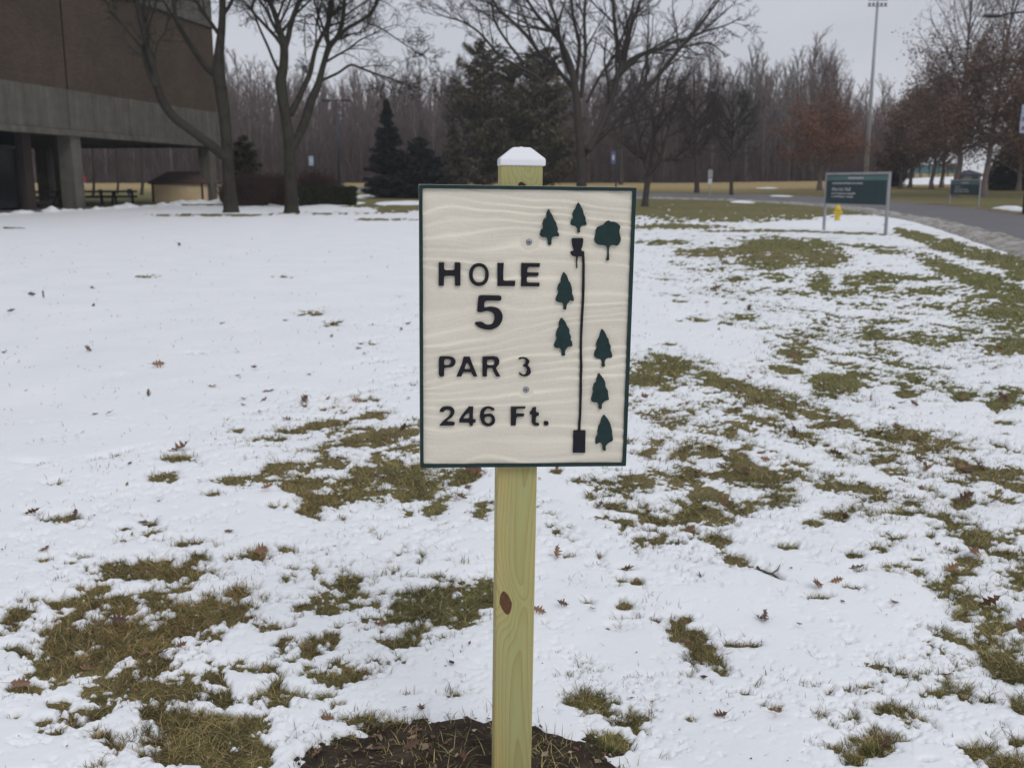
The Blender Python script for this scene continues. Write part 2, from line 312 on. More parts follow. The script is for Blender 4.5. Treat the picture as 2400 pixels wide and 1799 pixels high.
# ------------------------------------------------------------------ where the snow has melted (photo layout, per area: origin, zoom)
ZA, ZB, ZC, ZD, ZE, ZF = (1450, 440, 2.3284), (0, 440, 2.212), (0, 1100, 2.372), (550, 1050, 2.2138), (1200, 1100, 2.372), (1750, 1100, 2.372)
BL = {ZA: """600 135 560 45 0 1|300 212 330 14 0 .8|750 235 300 9 0 .7|1250 247 290 6 0.03 .9|900 320 280 45 0 1|850 390 170 45 0 1|1100 380 130 50 0 .95
250 300 140 14 0 .7|500 345 190 28 0 .6|1400 330 210 22 .1 .7|1650 270 150 26 .25 1|1850 335 170 42 .25 1|2050 395 190 45 .25 1|2220 440 150 60 .25 1|1560 240 70 12 .2 .8
1800 440 190 40 .4 1|2000 520 210 60 .35 1|2160 600 160 55 .2 1|2080 680 130 50 0 1|2170 760 90 60 0 .8|2140 870 120 45 0 1|1500 500 250 22 0 .8|1280 520 60 20 0 .85
1400 490 60 30 0 .85|1100 520 55 50 0 .9|860 490 60 20 0 .7|970 575 100 14 0.05 .85|1700 560 130 24 0 .85|1450 550 50 15 0 .7|1890 620 65 18 0 .8|1980 600 100 25 0 .75
1890 700 45 14 0 .8|1240 575 120 14 0 .6|700 700 60 16 0 .8|590 735 40 14 0 .75|400 725 90 14 0 .5|1110 750 30 22 0 .6|1390 790 90 42 0 .75|1420 740 40 20 0 .7
1640 805 60 24 0 .8|1820 830 65 20 0 .85|1000 860 70 28 0 .75|960 910 70 28 0 .8|960 960 70 18 0 .8|220 975 180 55 0 1.05|130 1050 90 40 0 1|450 1020 60 18 0 .8|260 1100 40 18 0 .85
540 1065 90 30 .4 .95|760 1140 170 55 .25 1.05|900 1000 80 28 0 .85|1200 1070 150 65 0 1.1|1130 1130 90 40 0 .85|900 1180 60 22 0 1|1080 1240 150 32 .3 1|1220 1290 80 28 .2 .9
900 1250 70 38 0 .8|1100 1290 80 28 0 .75|620 1220 40 14 0 .8|730 1260 60 22 .2 .8|640 1320 90 26 0 .65|220 1380 40 18 0 .7|1000 1370 90 28 .2 .8|2130 1150 120 52 0 1
2060 1200 60 28 0 1|1560 1130 50 22 0 .85|1880 1140 60 28 0 .85|1560 1060 80 18 0 .6|1560 1360 90 28 0 .95|1420 1340 60 22 0 .85|2100 1290 80 18 0 .75|350 1450 50 35 0 1
500 1440 60 38 0 1|660 1500 70 48 0 .85|700 1570 190 60 0 1.1|400 1570 100 38 0 1|900 1570 70 28 0 .85|170 1440 40 14 0 .7|1480 1490 80 18 .2 .75|1850 1510 100 26 .4 1|1980 1560 190 48 .2 1.05|2120 1560 90 28 0 .85
1200 1460 60 14 .3 .6|250 860 60 10 0 .5|1350 900 120 30 0 .4|1700 640 80 14 0 .5|330 620 50 10 0 .5|330 410 70 12 0 .5|640 500 40 10 0 .6|2180 480 80 30 .2 .8""",
ZB: """1100 142 300 7 0 .95|1700 133 320 8 0 .7|2020 165 200 7 0 .75|2050 108 120 22 0 1|2110 70 80 16 0 .9|760 462 65 10 0 .65|1470 465 60 7 0 .6|1600 655 90 18 0 .55|1720 705 60 18 0 .55|1900 810 50 13 0 .55|935 432 30 8 0 .5
920 1412 75 22 0 1|865 1510 60 22 0 .75|300 1537 45 10 0 .8|1430 1302 50 18 0 .7|1520 1265 60 13 0 .75|1660 1225 90 24 0 .55|1950 1178 60 24 0 .9|1980 1300 70 38 0 .9|1850 1330 60 24 0 .9|2110 1360 70 24 0 .85
1500 1460 130 38 0 1|1700 1430 90 38 0 .95|1400 1520 200 28 0 1|1870 1480 60 24 0 .9|2020 1440 70 28 0 .85|2120 1520 110 40 0 1.05|1740 1155 80 22 0 .5|1240 1265 30 12 0 .7|1920 1105 60 16 0 .5|550 1410 90 12 -.2 .45|150 1440 80 10 0 .4|60 212 80 3 0 .6|1030 870 60 5 0 .4""",
ZD: """270 130 90 48 0 1.1|60 190 80 28 0 .9|350 190 120 45 0 1.1|450 270 110 48 0 1.1|620 230 140 55 0 1.05|400 340 60 28 0 1|790 95 60 38 0 .85|660 120 60 28 0 .8|960 170 120 68 0 1.1|920 240 90 38 0 1|1150 150 110 38 0 1
1030 340 48 48 0 1.1|890 335 35 22 0 .9|1300 310 50 28 0 1|1280 355 40 18 0 .8|590 380 70 18 0 .65|220 320 50 14 0 .75|270 525 34 22 0 1|120 570 60 28 0 .9|180 665 50 13 0 .8|20 760 50 28 0 .9|40 820 50 18 0 .8|390 640 80 16 0 .55
600 715 72 33 0 1.1|510 840 160 42 0 1.1|740 795 60 38 0 1|1000 820 200 75 0 1.1|1250 780 110 55 0 1.1|1100 880 150 45 0 1.1|1290 700 60 28 0 .9|1040 680 70 22 0 .9|950 950 55 38 0 1|880 1010 120 26 0 1.1
250 940 110 22 0 .9|380 1010 140 42 0 1.05|500 1010 80 45 0 1|340 1080 110 45 0 1.05|110 1155 110 28 0 1.05|540 1170 110 55 0 1|440 1160 70 38 0 .85|230 1320 55 26 0 .95|480 1300 50 18 0 .8|540 1340 30 13 0 .8|230 1270 50 18 0 .55|350 1300 30 13 0 .7
680 1420 110 36 0 .9|900 1290 50 12 0 .7|1150 1290 50 20 0 .7|60 1540 70 36 0 .95|150 1570 60 22 0 .8|480 1420 28 18 0 .7|560 1560 100 45 0 .95|800 1470 120 38 0 1.05|30 1640 80 28 0 1.1|420 1600 40 28 0 1|300 680 60 18 0 .5""",
ZC: """300 95 60 10 0 .7|180 258 50 13 0 .8|350 280 100 20 0 .85|440 322 34 13 0 .9|900 60 80 18 0 .65|1180 145 70 16 0 1|870 185 30 13 0 .7|830 305 50 28 0 1|820 360 60 18 0 .85|690 340 80 13 0 .6|680 400 60 18 0 .6|1000 420 110 26 0 1|1100 490 38 18 0 .85
240 515 42 16 0 .9|370 530 60 18 0 .85|480 495 70 16 0 .75|330 560 30 13 0 .85|760 580 190 40 0 1.1|1030 590 95 42 0 1.1|850 540 70 22 0 1|300 625 30 13 0 .75|370 630 30 18 0 .7|550 680 60 18 0 .9|210 730 50 18 0 .8|100 840 75 58 0 1.1|180 800 40 18 0 .85
600 740 150 45 0 1.05|420 760 100 38 0 1.1|380 830 70 48 0 1.1|800 700 60 28 0 .85|1010 680 50 18 0 .75|1320 690 70 32 0 1|1150 700 38 28 0 .9|650 800 100 14 0 .8|900 760 60 28 0 .9|1130 800 190 55 0 1.1|1300 830 55 28 0 1
1000 880 110 45 0 1.1|600 920 250 58 0 1.15|350 900 100 55 0 1.1|430 980 150 58 0 1.1|700 960 200 68 0 1.15|400 1070 170 48 0 1.1|560 1020 150 48 0 1.1|850 1090 80 58 0 1.05|800 1000 90 58 0 1.1|60 1000 60 18 0 .85|140 1030 35 20 0 .85|120 1225 48 13 0 .75
620 1200 150 65 0 1.1|850 1240 170 55 0 1.1|1050 1240 90 38 0 1|1250 1290 58 48 0 .95|350 1320 80 26 0 .95|460 1355 50 18 0 .95|540 1480 58 38 0 .95|300 1480 80 26 0 .85|430 1440 40 22 0 .8|850 1380 60 22 0 .95|1000 1400 90 55 0 1.1|1150 1450 170 75 0 1.15|1100 1580 180 75 0 1.15
1350 1640 150 38 0 1.1|1380 1540 60 38 0 .9|800 1450 40 28 0 .8|600 1540 40 16 0 .85|790 1600 40 18 0 .9|250 1420 60 18 0 .6|1200 1180 60 28 0 .8|1480 1570 40 28 0 .85|1530 1240 30 38 0 1|100 1400 60 20 0 .5""",
ZE: """250 15 25 18 0 .8|375 70 35 10 0 .85|440 155 35 18 0 1|640 80 120 45 0 .5|520 210 60 18 0 .95|620 295 35 14 0 .85|470 290 70 22 0 .55|230 340 30 18 0 .55|1000 40 130 32 0 1|1250 40 140 48 0 1.1|1400 70 90 48 0 1.1|1150 140 110 42 0 1.1|1320 210 110 42 0 1.05
940 190 35 18 0 .85|1040 245 100 45 0 1.05|1150 290 55 38 0 1|840 290 115 14 .25 1|980 345 60 14 .3 .9|1150 400 65 26 .3 1|750 410 100 26 0 .6|1240 510 90 22 .3 1.05|1430 600 80 9 .4 .9|1500 160 80 48 0 1.1|290 490 36 14 0 .85|640 572 50 9 0 .7
610 630 30 14 0 .9|700 640 28 20 0 .9|590 665 20 8 0 .6|415 755 24 11 0 1|625 775 42 23 0 1.1|580 840 45 14 0 .9|670 840 40 11 0 .9|600 890 80 26 0 .55|800 850 30 11 0 .8|930 850 58 28 0 1|920 910 60 45 .5 1.1|1000 950 68 45 0 1.1|1060 1030 75 50 .6 1.15
1260 990 90 18 0 .5|1360 990 28 14 0 .8|340 1310 30 18 0 .8|750 1390 38 16 0 .7|640 1410 50 16 0 .6|530 1545 75 45 0 1|400 1300 90 30 0 .4""",
ZF: """510 260 85 32 0 1.05|370 295 50 22 0 .9|220 20 70 18 0 .9|400 100 40 14 0 .8|700 130 100 24 .4 .75|940 190 120 10 .3 .85|870 245 60 14 0 .85|1330 20 150 36 0 1.1|1200 200 75 45 0 1|1120 260 75 32 0 1|1250 340 150 55 .3 1.1|1400 360 160 36 0 1.1|1300 410 80 28 0 1
1400 180 100 28 0 .95|1480 100 80 28 0 .95|230 445 50 18 0 .95|880 390 70 18 0 .85|1020 370 18 18 0 .9|720 455 50 18 0 .75|600 490 50 22 0 .85|610 575 45 16 0 .8|940 510 40 14 0 .8|940 580 38 18 0 .75|1140 460 42 18 0 .95|1430 475 60 18 0 .85|1250 520 80 36 0 1
1140 590 50 38 0 1.05|1510 640 60 32 0 1|1490 590 30 14 0 .8|1060 660 60 26 0 .65|1090 710 28 13 0 .8|400 725 55 13 0 .75|590 665 60 16 0 .65|1180 810 42 26 0 1|1370 900 52 38 0 1.05|1300 990 60 28 0 1|1400 1040 80 48 0 1.1|1480 1150 110 45 .3 1.1|1530 1330 50 36 0 1
1070 1250 48 18 0 .9|1215 1240 28 16 0 .9|760 1330 24 13 0 .8|600 1520 50 28 0 .9|710 1550 95 62 0 1.1|580 1620 60 38 0 1.1|480 1560 38 18 0 .7|1340 1600 100 32 .4 1.05|1450 1640 90 36 0 1.1|1500 1530 38 26 0 .95|1010 1650 30 8 0 .9|40 990 38 18 0 .7|800 560 120 30 0 .45|950 1340 120 16 0 .4|1330 1300 80 20 .2 .45"""}
blobs = []
for (ox, oy, s), txt in BL.items():
    for it in txt.replace('\n', '|').split('|'):
        a = [float(q) for q in it.split()]
        if len(a) == 6: blobs.append((ox + a[0] / s, oy + a[1] / s, a[2] / s, a[3] / s, a[4], a[5]))
blobs = np.array(blobs)
# loose zones: general melt (photo px x, y, rx, ry, strength)
ZONES = [(2050, 780, 430, 250, .34), (1750, 640, 350, 110, .33), (1650, 1000, 340, 140, .33), (2150, 1130, 300, 190, .36), (850, 1010, 330, 80, .30), (980, 830, 220, 160, .18),
         (350, 1500, 420, 320, .26), (900, 1400, 320, 280, .28), (1500, 1230, 320, 130, .28), (2300, 1400, 180, 350, .28), (1500, 1640, 350, 130, .20), (2050, 1640, 350, 130, .22), (1500, 880, 200, 100, .2), (450, 560, 500, 40, .12), (1600, 560, 250, 60, .25), (620, 700, 500, 200, .06)]
def bareness(x, y, z):
    """0 deep snow ... 1 open grass"""
    px, py = proj(x, y, z); inside = np.isfinite(px) & (y > 1.5)
    px = np.where(inside, px, -9e9); py = np.where(inside, py, -9e9)
    b = np.zeros_like(x)
    for bx, by, rx, ry, an, s in blobs:
        ex = rx * 2.1 + 4; 
        sel = np.nonzero((np.abs(px - bx) < ex) & (np.abs(py - by) < ry * 2.1 + abs(an) * rx * 2.1 + 4))[0]
        if len(sel) == 0: continue
        dx = px[sel] - bx; dy = py[sel] - by; c, q = math.cos(an), math.sin(an)
        d2 = ((dx * c + dy * q) / rx) ** 2 + ((-dx * q + dy * c) / ry) ** 2
        b[sel] = np.maximum(b[sel], s * np.maximum(np.clip(1.0 - .5 * d2, 0, 1), .42 * np.exp(-.50 * d2)))
    zz = np.zeros_like(x)
    for bx, by, rx, ry, s in ZONES:
        d2 = ((px - bx) / rx) ** 2 + ((py - by) / ry) ** 2
        zz = np.maximum(zz, s * np.exp(-d2))
    out = np.where(inside & (px > -150) & (px < 2550) & (py < 1900), 0.0, .16)
    b = np.maximum(b, 0) + zz * (1 - .6 * np.clip(b, 0, 1)) + out
    # the open lawn and field beyond the snow
    far = np.clip((y - 51) / 2.0 + (x + 4) * .15, 0, 1) * (x > -14)
    snowl = (y < 58) & (x < -6)
    far = np.where(snowl, 0, far)
    far = np.maximum(far, np.clip((y - 60) / 4, 0, 1))
    # roadside on the right stays green
    return np.maximum(b, far * .95)
def melt_noise(x, y):
    r = np.hypot(x, y)
    wr = np.clip((x + .3) / .5, 0, 1); k = np.clip(1.4 - r / 16, 0, 1)
    sR = fbm((.95 * x + .31 * y) * 7.5 + 3, (.31 * x - .95 * y) * 1.5, 3); sL = fbm((-.72 * x + .69 * y) * 7.5 + 8, (.69 * x + .72 * y) * 1.6, 3)
    st = (sR * wr + sL * (1 - wr)) * k
    n = .22 * fbm(x * 2.1, y * 2.1, 2) + .50 * st + (.42 - .22 * k) * fbm(x * 7.0 + 5, y * 7.0, 2) + .66 * fbm(x * 20 + 9, y * 20, 2) * np.clip(12 / (r + 1e-6), 0, 1) \
        + .58 * fbm(x * 62 + 2, y * 62, 2) * np.clip(6 / (r + 1e-6), 0, 1)
    return n
POST = np.array([-.14, 2.11])
def snow_depth(x, y, z):
    b = bareness(x, y, z)
    n = melt_noise(x, y)
    d = .585 - b - n * (.42 + 1.35 * np.clip(b * 2.2, 0, 1)) * .95 
    rm = np.hypot((x - POST[0]) * .92, y - POST[1]) + .06 * fbm(x * 9, y * 9, 3)
    d = np.minimum(d, (rm - .362) * 4)
    dep = np.where(d < 0, d * .05, (.026 * (1 - np.clip(b * 1.7, 0, .68))) * (lambda q: q * q * (3 - 2 * q))(np.clip(d / .50 + .06, 0, 1)) + .003 * np.clip(d, 0, 1))
    dep += np.clip(d / .1, 0, 1) * (.012 * fbm(x * 1.3, y * 1.3, 2) + .003 * fbm(x * 4.1, y * 4.1, 2) + .0007 * fbm(x * 28, y * 28, 2) * np.clip(6 / (np.hypot(x, y) + .1), 0, 1))
    return dep, b, rm

# ground grid: fine near the post, coarse far away
def sinhgrid(lo, hi, c, a, n):
    t = np.linspace(math.asinh((lo - c) / a), math.asinh((hi - c) / a), n); return c + a * np.sinh(t)
gx = sinhgrid(-420, 420, 0, 3, 420); gy = sinhgrid(-60, 700, 3, 3, 420)
X, Y = np.meshgrid(gx, gy); Xf, Yf = X.ravel(), Y.ravel()
rm = np.hypot((Xf - POST[0]) * .92, Yf - POST[1])
mound = .05 * np.clip(1 - (rm / .52) ** 2, 0, 1)
Zf = H(Xf, Yf) + .012 * fbm(Xf * 9, Yf * 9, 2) * np.clip(8 / (np.hypot(Xf, Yf) + 1), 0, 1)
def grid_faces(ny, nx):
    i = np.arange((ny - 1) * nx).reshape(ny - 1, nx)[:, :-1].ravel()
    return np.stack([i, i + 1, i + nx + 1, i + nx], 1)
lawn = mesh_np('lawn', np.stack([Xf, Yf, Zf], 1), grid_faces(len(gy), len(gx)), M['lawn'], smooth=True)
tag(lawn, kind='structure')
g1, g2, tan, soilc = np.array([.150, .150, .058]), np.array([.195, .160, .080]), np.array([.39, .295, .145]), np.array([.06, .05, .032])
w = np.clip(.5 + 1.1 * fbm(Xf * .25, Yf * .25, 4), 0, 1)[:, None]
tintc = g1 * (1 - w) + g2 * w
# tan winter field beyond the road, mown verge greener
tf = np.clip((Yf - 92) / 25 + .25 * fbm(Xf * .05, Yf * .08, 3), 0, 1)[:, None]
tintc = tintc * (1 - tf) + tan * tf
vcol(lawn, tintc * .9)

# snow sheet: rows about one picture row apart, real thickness, holes where the lawn shows
inv = np.linspace(1 / 2.02, 1 / 62.0, 600); ys = 1 / inv
ys = np.concatenate([np.linspace(-14, 1.9, 26), ys])
s_in = np.linspace(-.60, .60, 860)
so = .60 + np.geomspace(.02, 6.0, 34)
ss = np.concatenate([-so[::-1], s_in, so])
S, YY = np.meshgrid(ss, ys); sc = np.maximum(YY, 2.02) + .25
sx = np.sign(S) * np.minimum(np.abs(S), .60) * sc + np.sign(S) * np.clip(np.abs(S) - .60, 0, None) * np.maximum(sc * .35, 2.5)
Xs, Ys = sx.ravel(), YY.ravel(); Zg = H(Xs, Ys)
dep, bare, rms = snow_depth(Xs, Ys, Zg)
DEP = dep.reshape(S.shape)
F = grid_faces(len(ys), len(ss))
keep = (dep[F].max(1) > -.0015) & (np.abs(Xs[F[:, 0]]) < 60)
# no snow on the road side of the kerb line, the patio or under the building
def on_hard(x, y):
    roadside = x > 9.0 + (y - 23) * .33 + 2.2
    roadside = (y > 18) & (x > np.interp(y, [18, 22.8, 30, 38, 45, 52, 60], [10.5, 11.4, 13.6, 15.4, 16.4, 16.4, 16.0]) )
    patio = x < -22.62 + .155 * (y - 52.69) + .55
    return roadside | patio
keep &= ~on_hard(Xs[F[:, 0]], Ys[F[:, 0]])
F = F[keep]
used = np.unique(F); remap = -np.ones(len(Xs), int); remap[used] = np.arange(len(used))
snow = mesh_np('snow', np.stack([Xs, Ys, Zg + dep], 1)[used], remap[F], M['snow'], smooth=True)
thin_ = np.clip(1 - dep[used] / .010, 0, 1)[:, None] ** 1.5 * .55        # thin wet snow lets the turf colour through
vcol(snow, np.array([1., 1, 1]) * (1 - thin_) + np.array([.50, .50, .43]) * thin_)
tag(snow, 'thin crusty white snow lying over the lawn with grass poking through', 'snow', kind='stuff')

# soil mound round the post
t = np.linspace(0, 2 * np.pi, 140, endpoint=False); rr = np.linspace(0, 1, 60)
T, RR = np.meshgrid(t, rr); xm = POST[0] + RR * .60 * np.cos(T); ym = POST[1] + RR * .56 * np.sin(T)
rq = np.hypot((xm - POST[0]) * .92, ym - POST[1])
zm = H(xm, ym) + .05 * np.clip(1 - (rq / .50) ** 2, -.6, 1) + (.022 * fbm(xm * 13, ym * 13, 3) + .012 * fbm(xm * 45, ym * 45, 2)) * np.clip(1.3 - rq / .45, 0, 1)
def ring_faces(nr, nt_):
    i = np.arange(nr - 1)[:, None] * nt_ + np.arange(nt_)[None]; j = np.arange(nr - 1)[:, None] * nt_ + (np.arange(nt_)[None] + 1) % nt_
    return np.stack([i.ravel(), (i + nt_).ravel(), (j + nt_).ravel(), j.ravel()], 1)
sm = mesh_np('soil_mound', np.stack([xm.ravel(), ym.ravel(), zm.ravel()], 1), ring_faces(60, 140)[:, ::-1].copy(), M['soil'], smooth=True)
tag(sm, 'low mound of fresh dark brown soil round the foot of the sign post', 'soil', kind='stuff')
def ground_top(x, y):
    """top of soil, lawn or snow"""
    x = np.atleast_1d(np.asarray(x, float)); y = np.atleast_1d(np.asarray(y, float)); z = H(x, y); d, b, r = snow_depth(x, y, z)
    mnd = .05 * np.clip(1 - (np.hypot((x - POST[0]) * .92, y - POST[1]) / .50) ** 2, 0, 1)
    return z + np.maximum(np.maximum(d, 0), mnd)

# grass blades: short frost-flattened turf in the open patches, lone tips through the thin snow
def blades(N, seed):
    r = np.random.default_rng(seed)
    v = r.random(N) ** 1.0; yb = 1 / (1 / 2.1 + (1 / 26.0 - 1 / 2.1) * v); xb = (r.random(N) * 2 - 1) * .60 * (yb + .25)
    zb = H(xb, yb); d, b, rm_ = snow_depth(xb, yb, zb)
    near = np.clip(8 / yb, .15, 1)
    thin = np.clip((.014 - d) / .014, 0, 1)
    clus = np.clip(vnoise(xb * 4 + 3, yb * 4) * 3 + vnoise(xb * 17, yb * 17) * 2 - .55, 0, 1)
    p = np.where(d < .0005, .95, .003 + .012 * np.clip((yb - 4) / 6, 0, 1) * clus + (.06 * clus + .26 * thin ** 1.5) * near)
    p = np.where(rm_ < .44, .04, p)
    k = r.random(N) < p
    return xb[k], yb[k], zb[k], d[k], rm_[k], r
xb, yb, zb, db, rb, r = blades(620000, 3)
mnd = .05 * np.clip(1 - (np.hypot((xb - POST[0]) * .92, yb - POST[1]) / .50) ** 2, 0, 1)
zb = zb + np.where(rb < .45, mnd, 0)
n = len(xb)
hgt = (.008 + .020 * r.random(n) ** 1.5) * (1 + .35 * vnoise(xb * 3, yb * 3) * 2) + np.where(db > 0, db * .8 + .004, 0)
hgt *= np.clip(.9 + yb / 40, .9, 1.5)
longb = np.random.default_rng(12).random(n) < .07
wid = np.maximum(.0011 + .0011 * r.random(n), .55 * yb / 995)
az = r.random(n) * 6.283; lean = hgt * (.6 + 2.4 * r.random(n)) * np.where(db > 0, .45, 1)
lean = np.where(longb & (db < .001), lean * 1.9, lean)
dx, dy = np.cos(az) * lean, np.sin(az) * lean; wa = az + 1.57 + r.normal(0, .4, n); wx, wy = np.cos(wa) * wid * .5, np.sin(wa) * wid * .5
B = np.stack([xb, yb, zb - .003], 1)
off = lambda a, b, c: np.stack([a, b, c], 1)
V5 = np.stack([B - off(wx, wy, 0 * wx), B + off(wx, wy, 0 * wx), B + off(dx * .45 - wx * .8, dy * .45 - wy * .8, hgt * .72), B + off(dx * .45 + wx * .8, dy * .45 + wy * .8, hgt * .72), B + off(dx, dy, hgt)], 1)
q = np.arange(n)[:, None] * 5
turf = mesh_np('grass', V5.reshape(-1, 3), [q + np.array([[0, 1, 3, 2]]), q + np.array([[2, 3, 4]])], M['blade'])
pal = np.array([[.095, .115, .034], [.15, .155, .050], [.27, .22, .095], [.42, .34, .17], [.16, .115, .062], [.055, .075, .034]])
patchn = np.clip(.5 + 1.5 * fbm(xb * .9, yb * .9, 2), 0, 1)
u = r.random(n)
pick = np.select([u < .25 - .15 * patchn, u < .42 - .1 * patchn, u < .42 + .30 * patchn + .08, u < .72 + .16 * patchn, u < .92], [0, 1, 2, 3, 4], 5)
pick = np.where((rb < .42) & (u > .2), 3, pick)
pick = np.where(db > .004, np.where(u < .4, 5, np.where(u < .6, 0, 4)), pick)
long = longb & (db < .001)
zone = np.clip(.5 + 1.6 * fbm(xb * .55 + 31, yb * .55, 2) - .12 * xb, 0, 1)[:, None]
cb = pal[pick] * (.70 + .6 * r.random((n, 1))) * (np.array([1.05, .90, .82]) * zone + np.array([.74, .95, .74]) * (1 - zone)) * .84
cb *= (1 + 1.1 * vnoise(xb * 19 + 4, yb * 19) + .8 * vnoise(xb * 52, yb * 52)).clip(.4, 1.7)[:, None]
cb[long] = pal[3] * 1.1
vcol(turf, np.repeat(cb, 5, 0))
tag(turf, 'short olive and straw coloured winter grass in the melted patches', 'grass', kind='stuff')
print('snow faces', len(F), 'blades', n)

# ------------------------------------------------------------------ road, verge, patio
def strip(name, A, Bp, mat, dz, n=160, m=6, rough=0, kind='structure'):
    """ribbon between two ground polylines, draped on the ground"""
    def res(P):
        P = np.array(P); s = np.r_[0, np.cumsum(np.hypot(*np.diff(P[:, :2], axis=0).T))]; t = np.linspace(0, s[-1], n)
        return np.stack([np.interp(t, s, P[:, 0]), np.interp(t, s, P[:, 1])], 1)
    A, Bp = res(A), res(Bp); w = np.linspace(0, 1, m)[None, :, None]
    P = A[:, None] * (1 - w) + Bp[:, None] * w; x, y = P[..., 0].ravel(), P[..., 1].ravel()
    pe_ = np.sin(np.pi * np.broadcast_to(np.linspace(0, 1, m)[None, :], (n, m)).ravel()) if kind == 'stuff' else 1.0
    z = H(x, y) + (dz + .03) * np.clip(pe_ * 3, 0, 1) - .03 + (rough * np.clip(fbm(x * 2.2, y * 2.2, 4) + .25, 0, 1) * np.clip(pe_ * 2, 0, 1) if rough else 0)
    o = mesh_np(name, np.stack([x, y, z], 1), grid_faces(n, m), mat, smooth=True)
    return tag(o, kind=kind)
D = 1 / .9217
near_px = [(2212, 531), (2100, 499), (2000, 475), (1900, 457.5), (1820, 448), (1720, 440), (1600, 433.5), (1480, 430.5), (1385, 428.5)]
far_px = [(2212, 468), (2100, 453), (2000, 442.5), (1900, 434.5), (1800, 428), (1700, 423.5), (1600, 421), (1480, 419.5), (1385, 418.5)]
nearp = [G(a * D, b * D) for a, b in near_px]; farp = [G(a * D, b * D) for a, b in far_px]
d0 = nearp[0] - nearp[1]; d0 /= np.hypot(d0[0], d0[1]); d1 = farp[0] - farp[1]; d1 /= np.hypot(d1[0], d1[1])
nearp = [nearp[0] + d0 * 40] + nearp + [nearp[-1] + np.array([-45, 34, 0])]; farp = [farp[0] + d1 * 50] + farp + [farp[-1] + np.array([-45, 36, 0])]
strip('road', nearp, farp, M['asphalt'], .05, 240, 14)
def offs(P, d):
    P = np.array(P); t = np.gradient(P[:, :2], axis=0); t /= np.linalg.norm(t, axis=1)[:, None]
    Q = P.copy(); Q[:, 0] += t[:, 1] * d; Q[:, 1] -= t[:, 0] * d; return Q
verge_w = -1.5
va = offs(nearp, .35); vb = offs(nearp, -.95)
# keep whichever side is away from the road
if np.linalg.norm(vb[3][:2]) > np.linalg.norm(np.array(nearp[3])[:2]): va = offs(nearp, -.35); vb = offs(nearp, .95)
vg = strip('roadside_slush', va, vb, M['verge'], .058, 500, 12, rough=.10, kind='stuff'); tag(vg, 'grey gritty ploughed slush along the near edge of the road', 'slush')
fa = offs(farp, .2 if verge_w < 0 else -.2); fb = offs(farp, 1.3)
if np.linalg.norm(fb[3][:2]) < np.linalg.norm(np.array(farp[3])[:2]): fb = offs(farp, -1.3)
m = Mat('muddy_verge_material', .95, .1); v = m.coord('Object'); m.base(m.ramp(m.noise(v, 1.2, 6, .7), [(.3, (.12, .09, .055)), (.6, (.20, .165, .11)), (.8, (.40, .38, .36))])); M['mud'] = m.m
vg = strip('roadside_mud', fa, fb, M['mud'], .056, 300, 5, rough=.05, kind='stuff'); tag(vg, 'tan muddy edge with bits of snow on the far side of the road', 'mud')
# far snow patches on the field
def drift(name, px, py, rx, ry, label, h=.10, n=46):
    c = G(px, py); a = G(px - rx, py); b = G(px + rx, py); f = G(px, max(py - ry, 432)); g = G(px, py + ry)
    ax = (b[0] - a[0]) / 2; ay = abs(f[1] - g[1]) / 2; cy = (f[1] + g[1]) / 2
    t = np.linspace(0, 2 * np.pi, n, endpoint=False); r_ = np.linspace(0, 1, 12); T, R_ = np.meshgrid(t, r_)
    wob = 1 + .35 * fbm(np.cos(T) * 1.5 + px, np.sin(T) * 1.5 + py, 3)
    x = c[0] + R_ * ax * np.cos(T) * wob; y = cy + R_ * ay * np.sin(T) * wob
    z = H(x, y) + h * (1 - R_ ** 2) * (.6 + .8 * (fbm(x * .6, y * .6, 3) + .5)) - .01 * (R_ > .99)
    o = mesh_np(name, np.stack([x.ravel(), y.ravel(), z.ravel()], 1), ring_faces(12, n)[:, ::-1].copy(), M['snow'], smooth=True)
    vcol(o, np.ones((x.size, 3)))
    return tag(o, label, 'snow', 'snow patches left on the far lawns', 'stuff')
drift('snow_patch', 1832, 461, 36, 2.2, 'long snow patch beside the bend of the road')
drift('snow_patch', 1740, 474.5, 28, 1.8, 'snow patch on the near road edge left of the bend')
drift('snow_patch', 1795, 441, 26, 1.2, 'faint streak of snow on the tan field')
drift('snow_patch', 853, 461, 26, 4, 'narrow snow patch left of the dark spruces')
drift('snow_patch', 945, 476, 60, 5, 'wide snow patch in front of the dark spruces')
drift('snow_patch', 2388, 494, 22, 6, 'snow heap on the far road edge at the frame side', h=.25)
drift('snow_patch', 1920, 527, 130, 9, 'bright snow patch round the legs of the large green sign', h=.05)
drift('snow_patch', 745, 482, 80, 9, 'smooth snow in front of the clipped hedge', h=.12)
drift('snow_patch', 600, 484, 60, 8, 'smooth snow between the two mossy trees', h=.15)

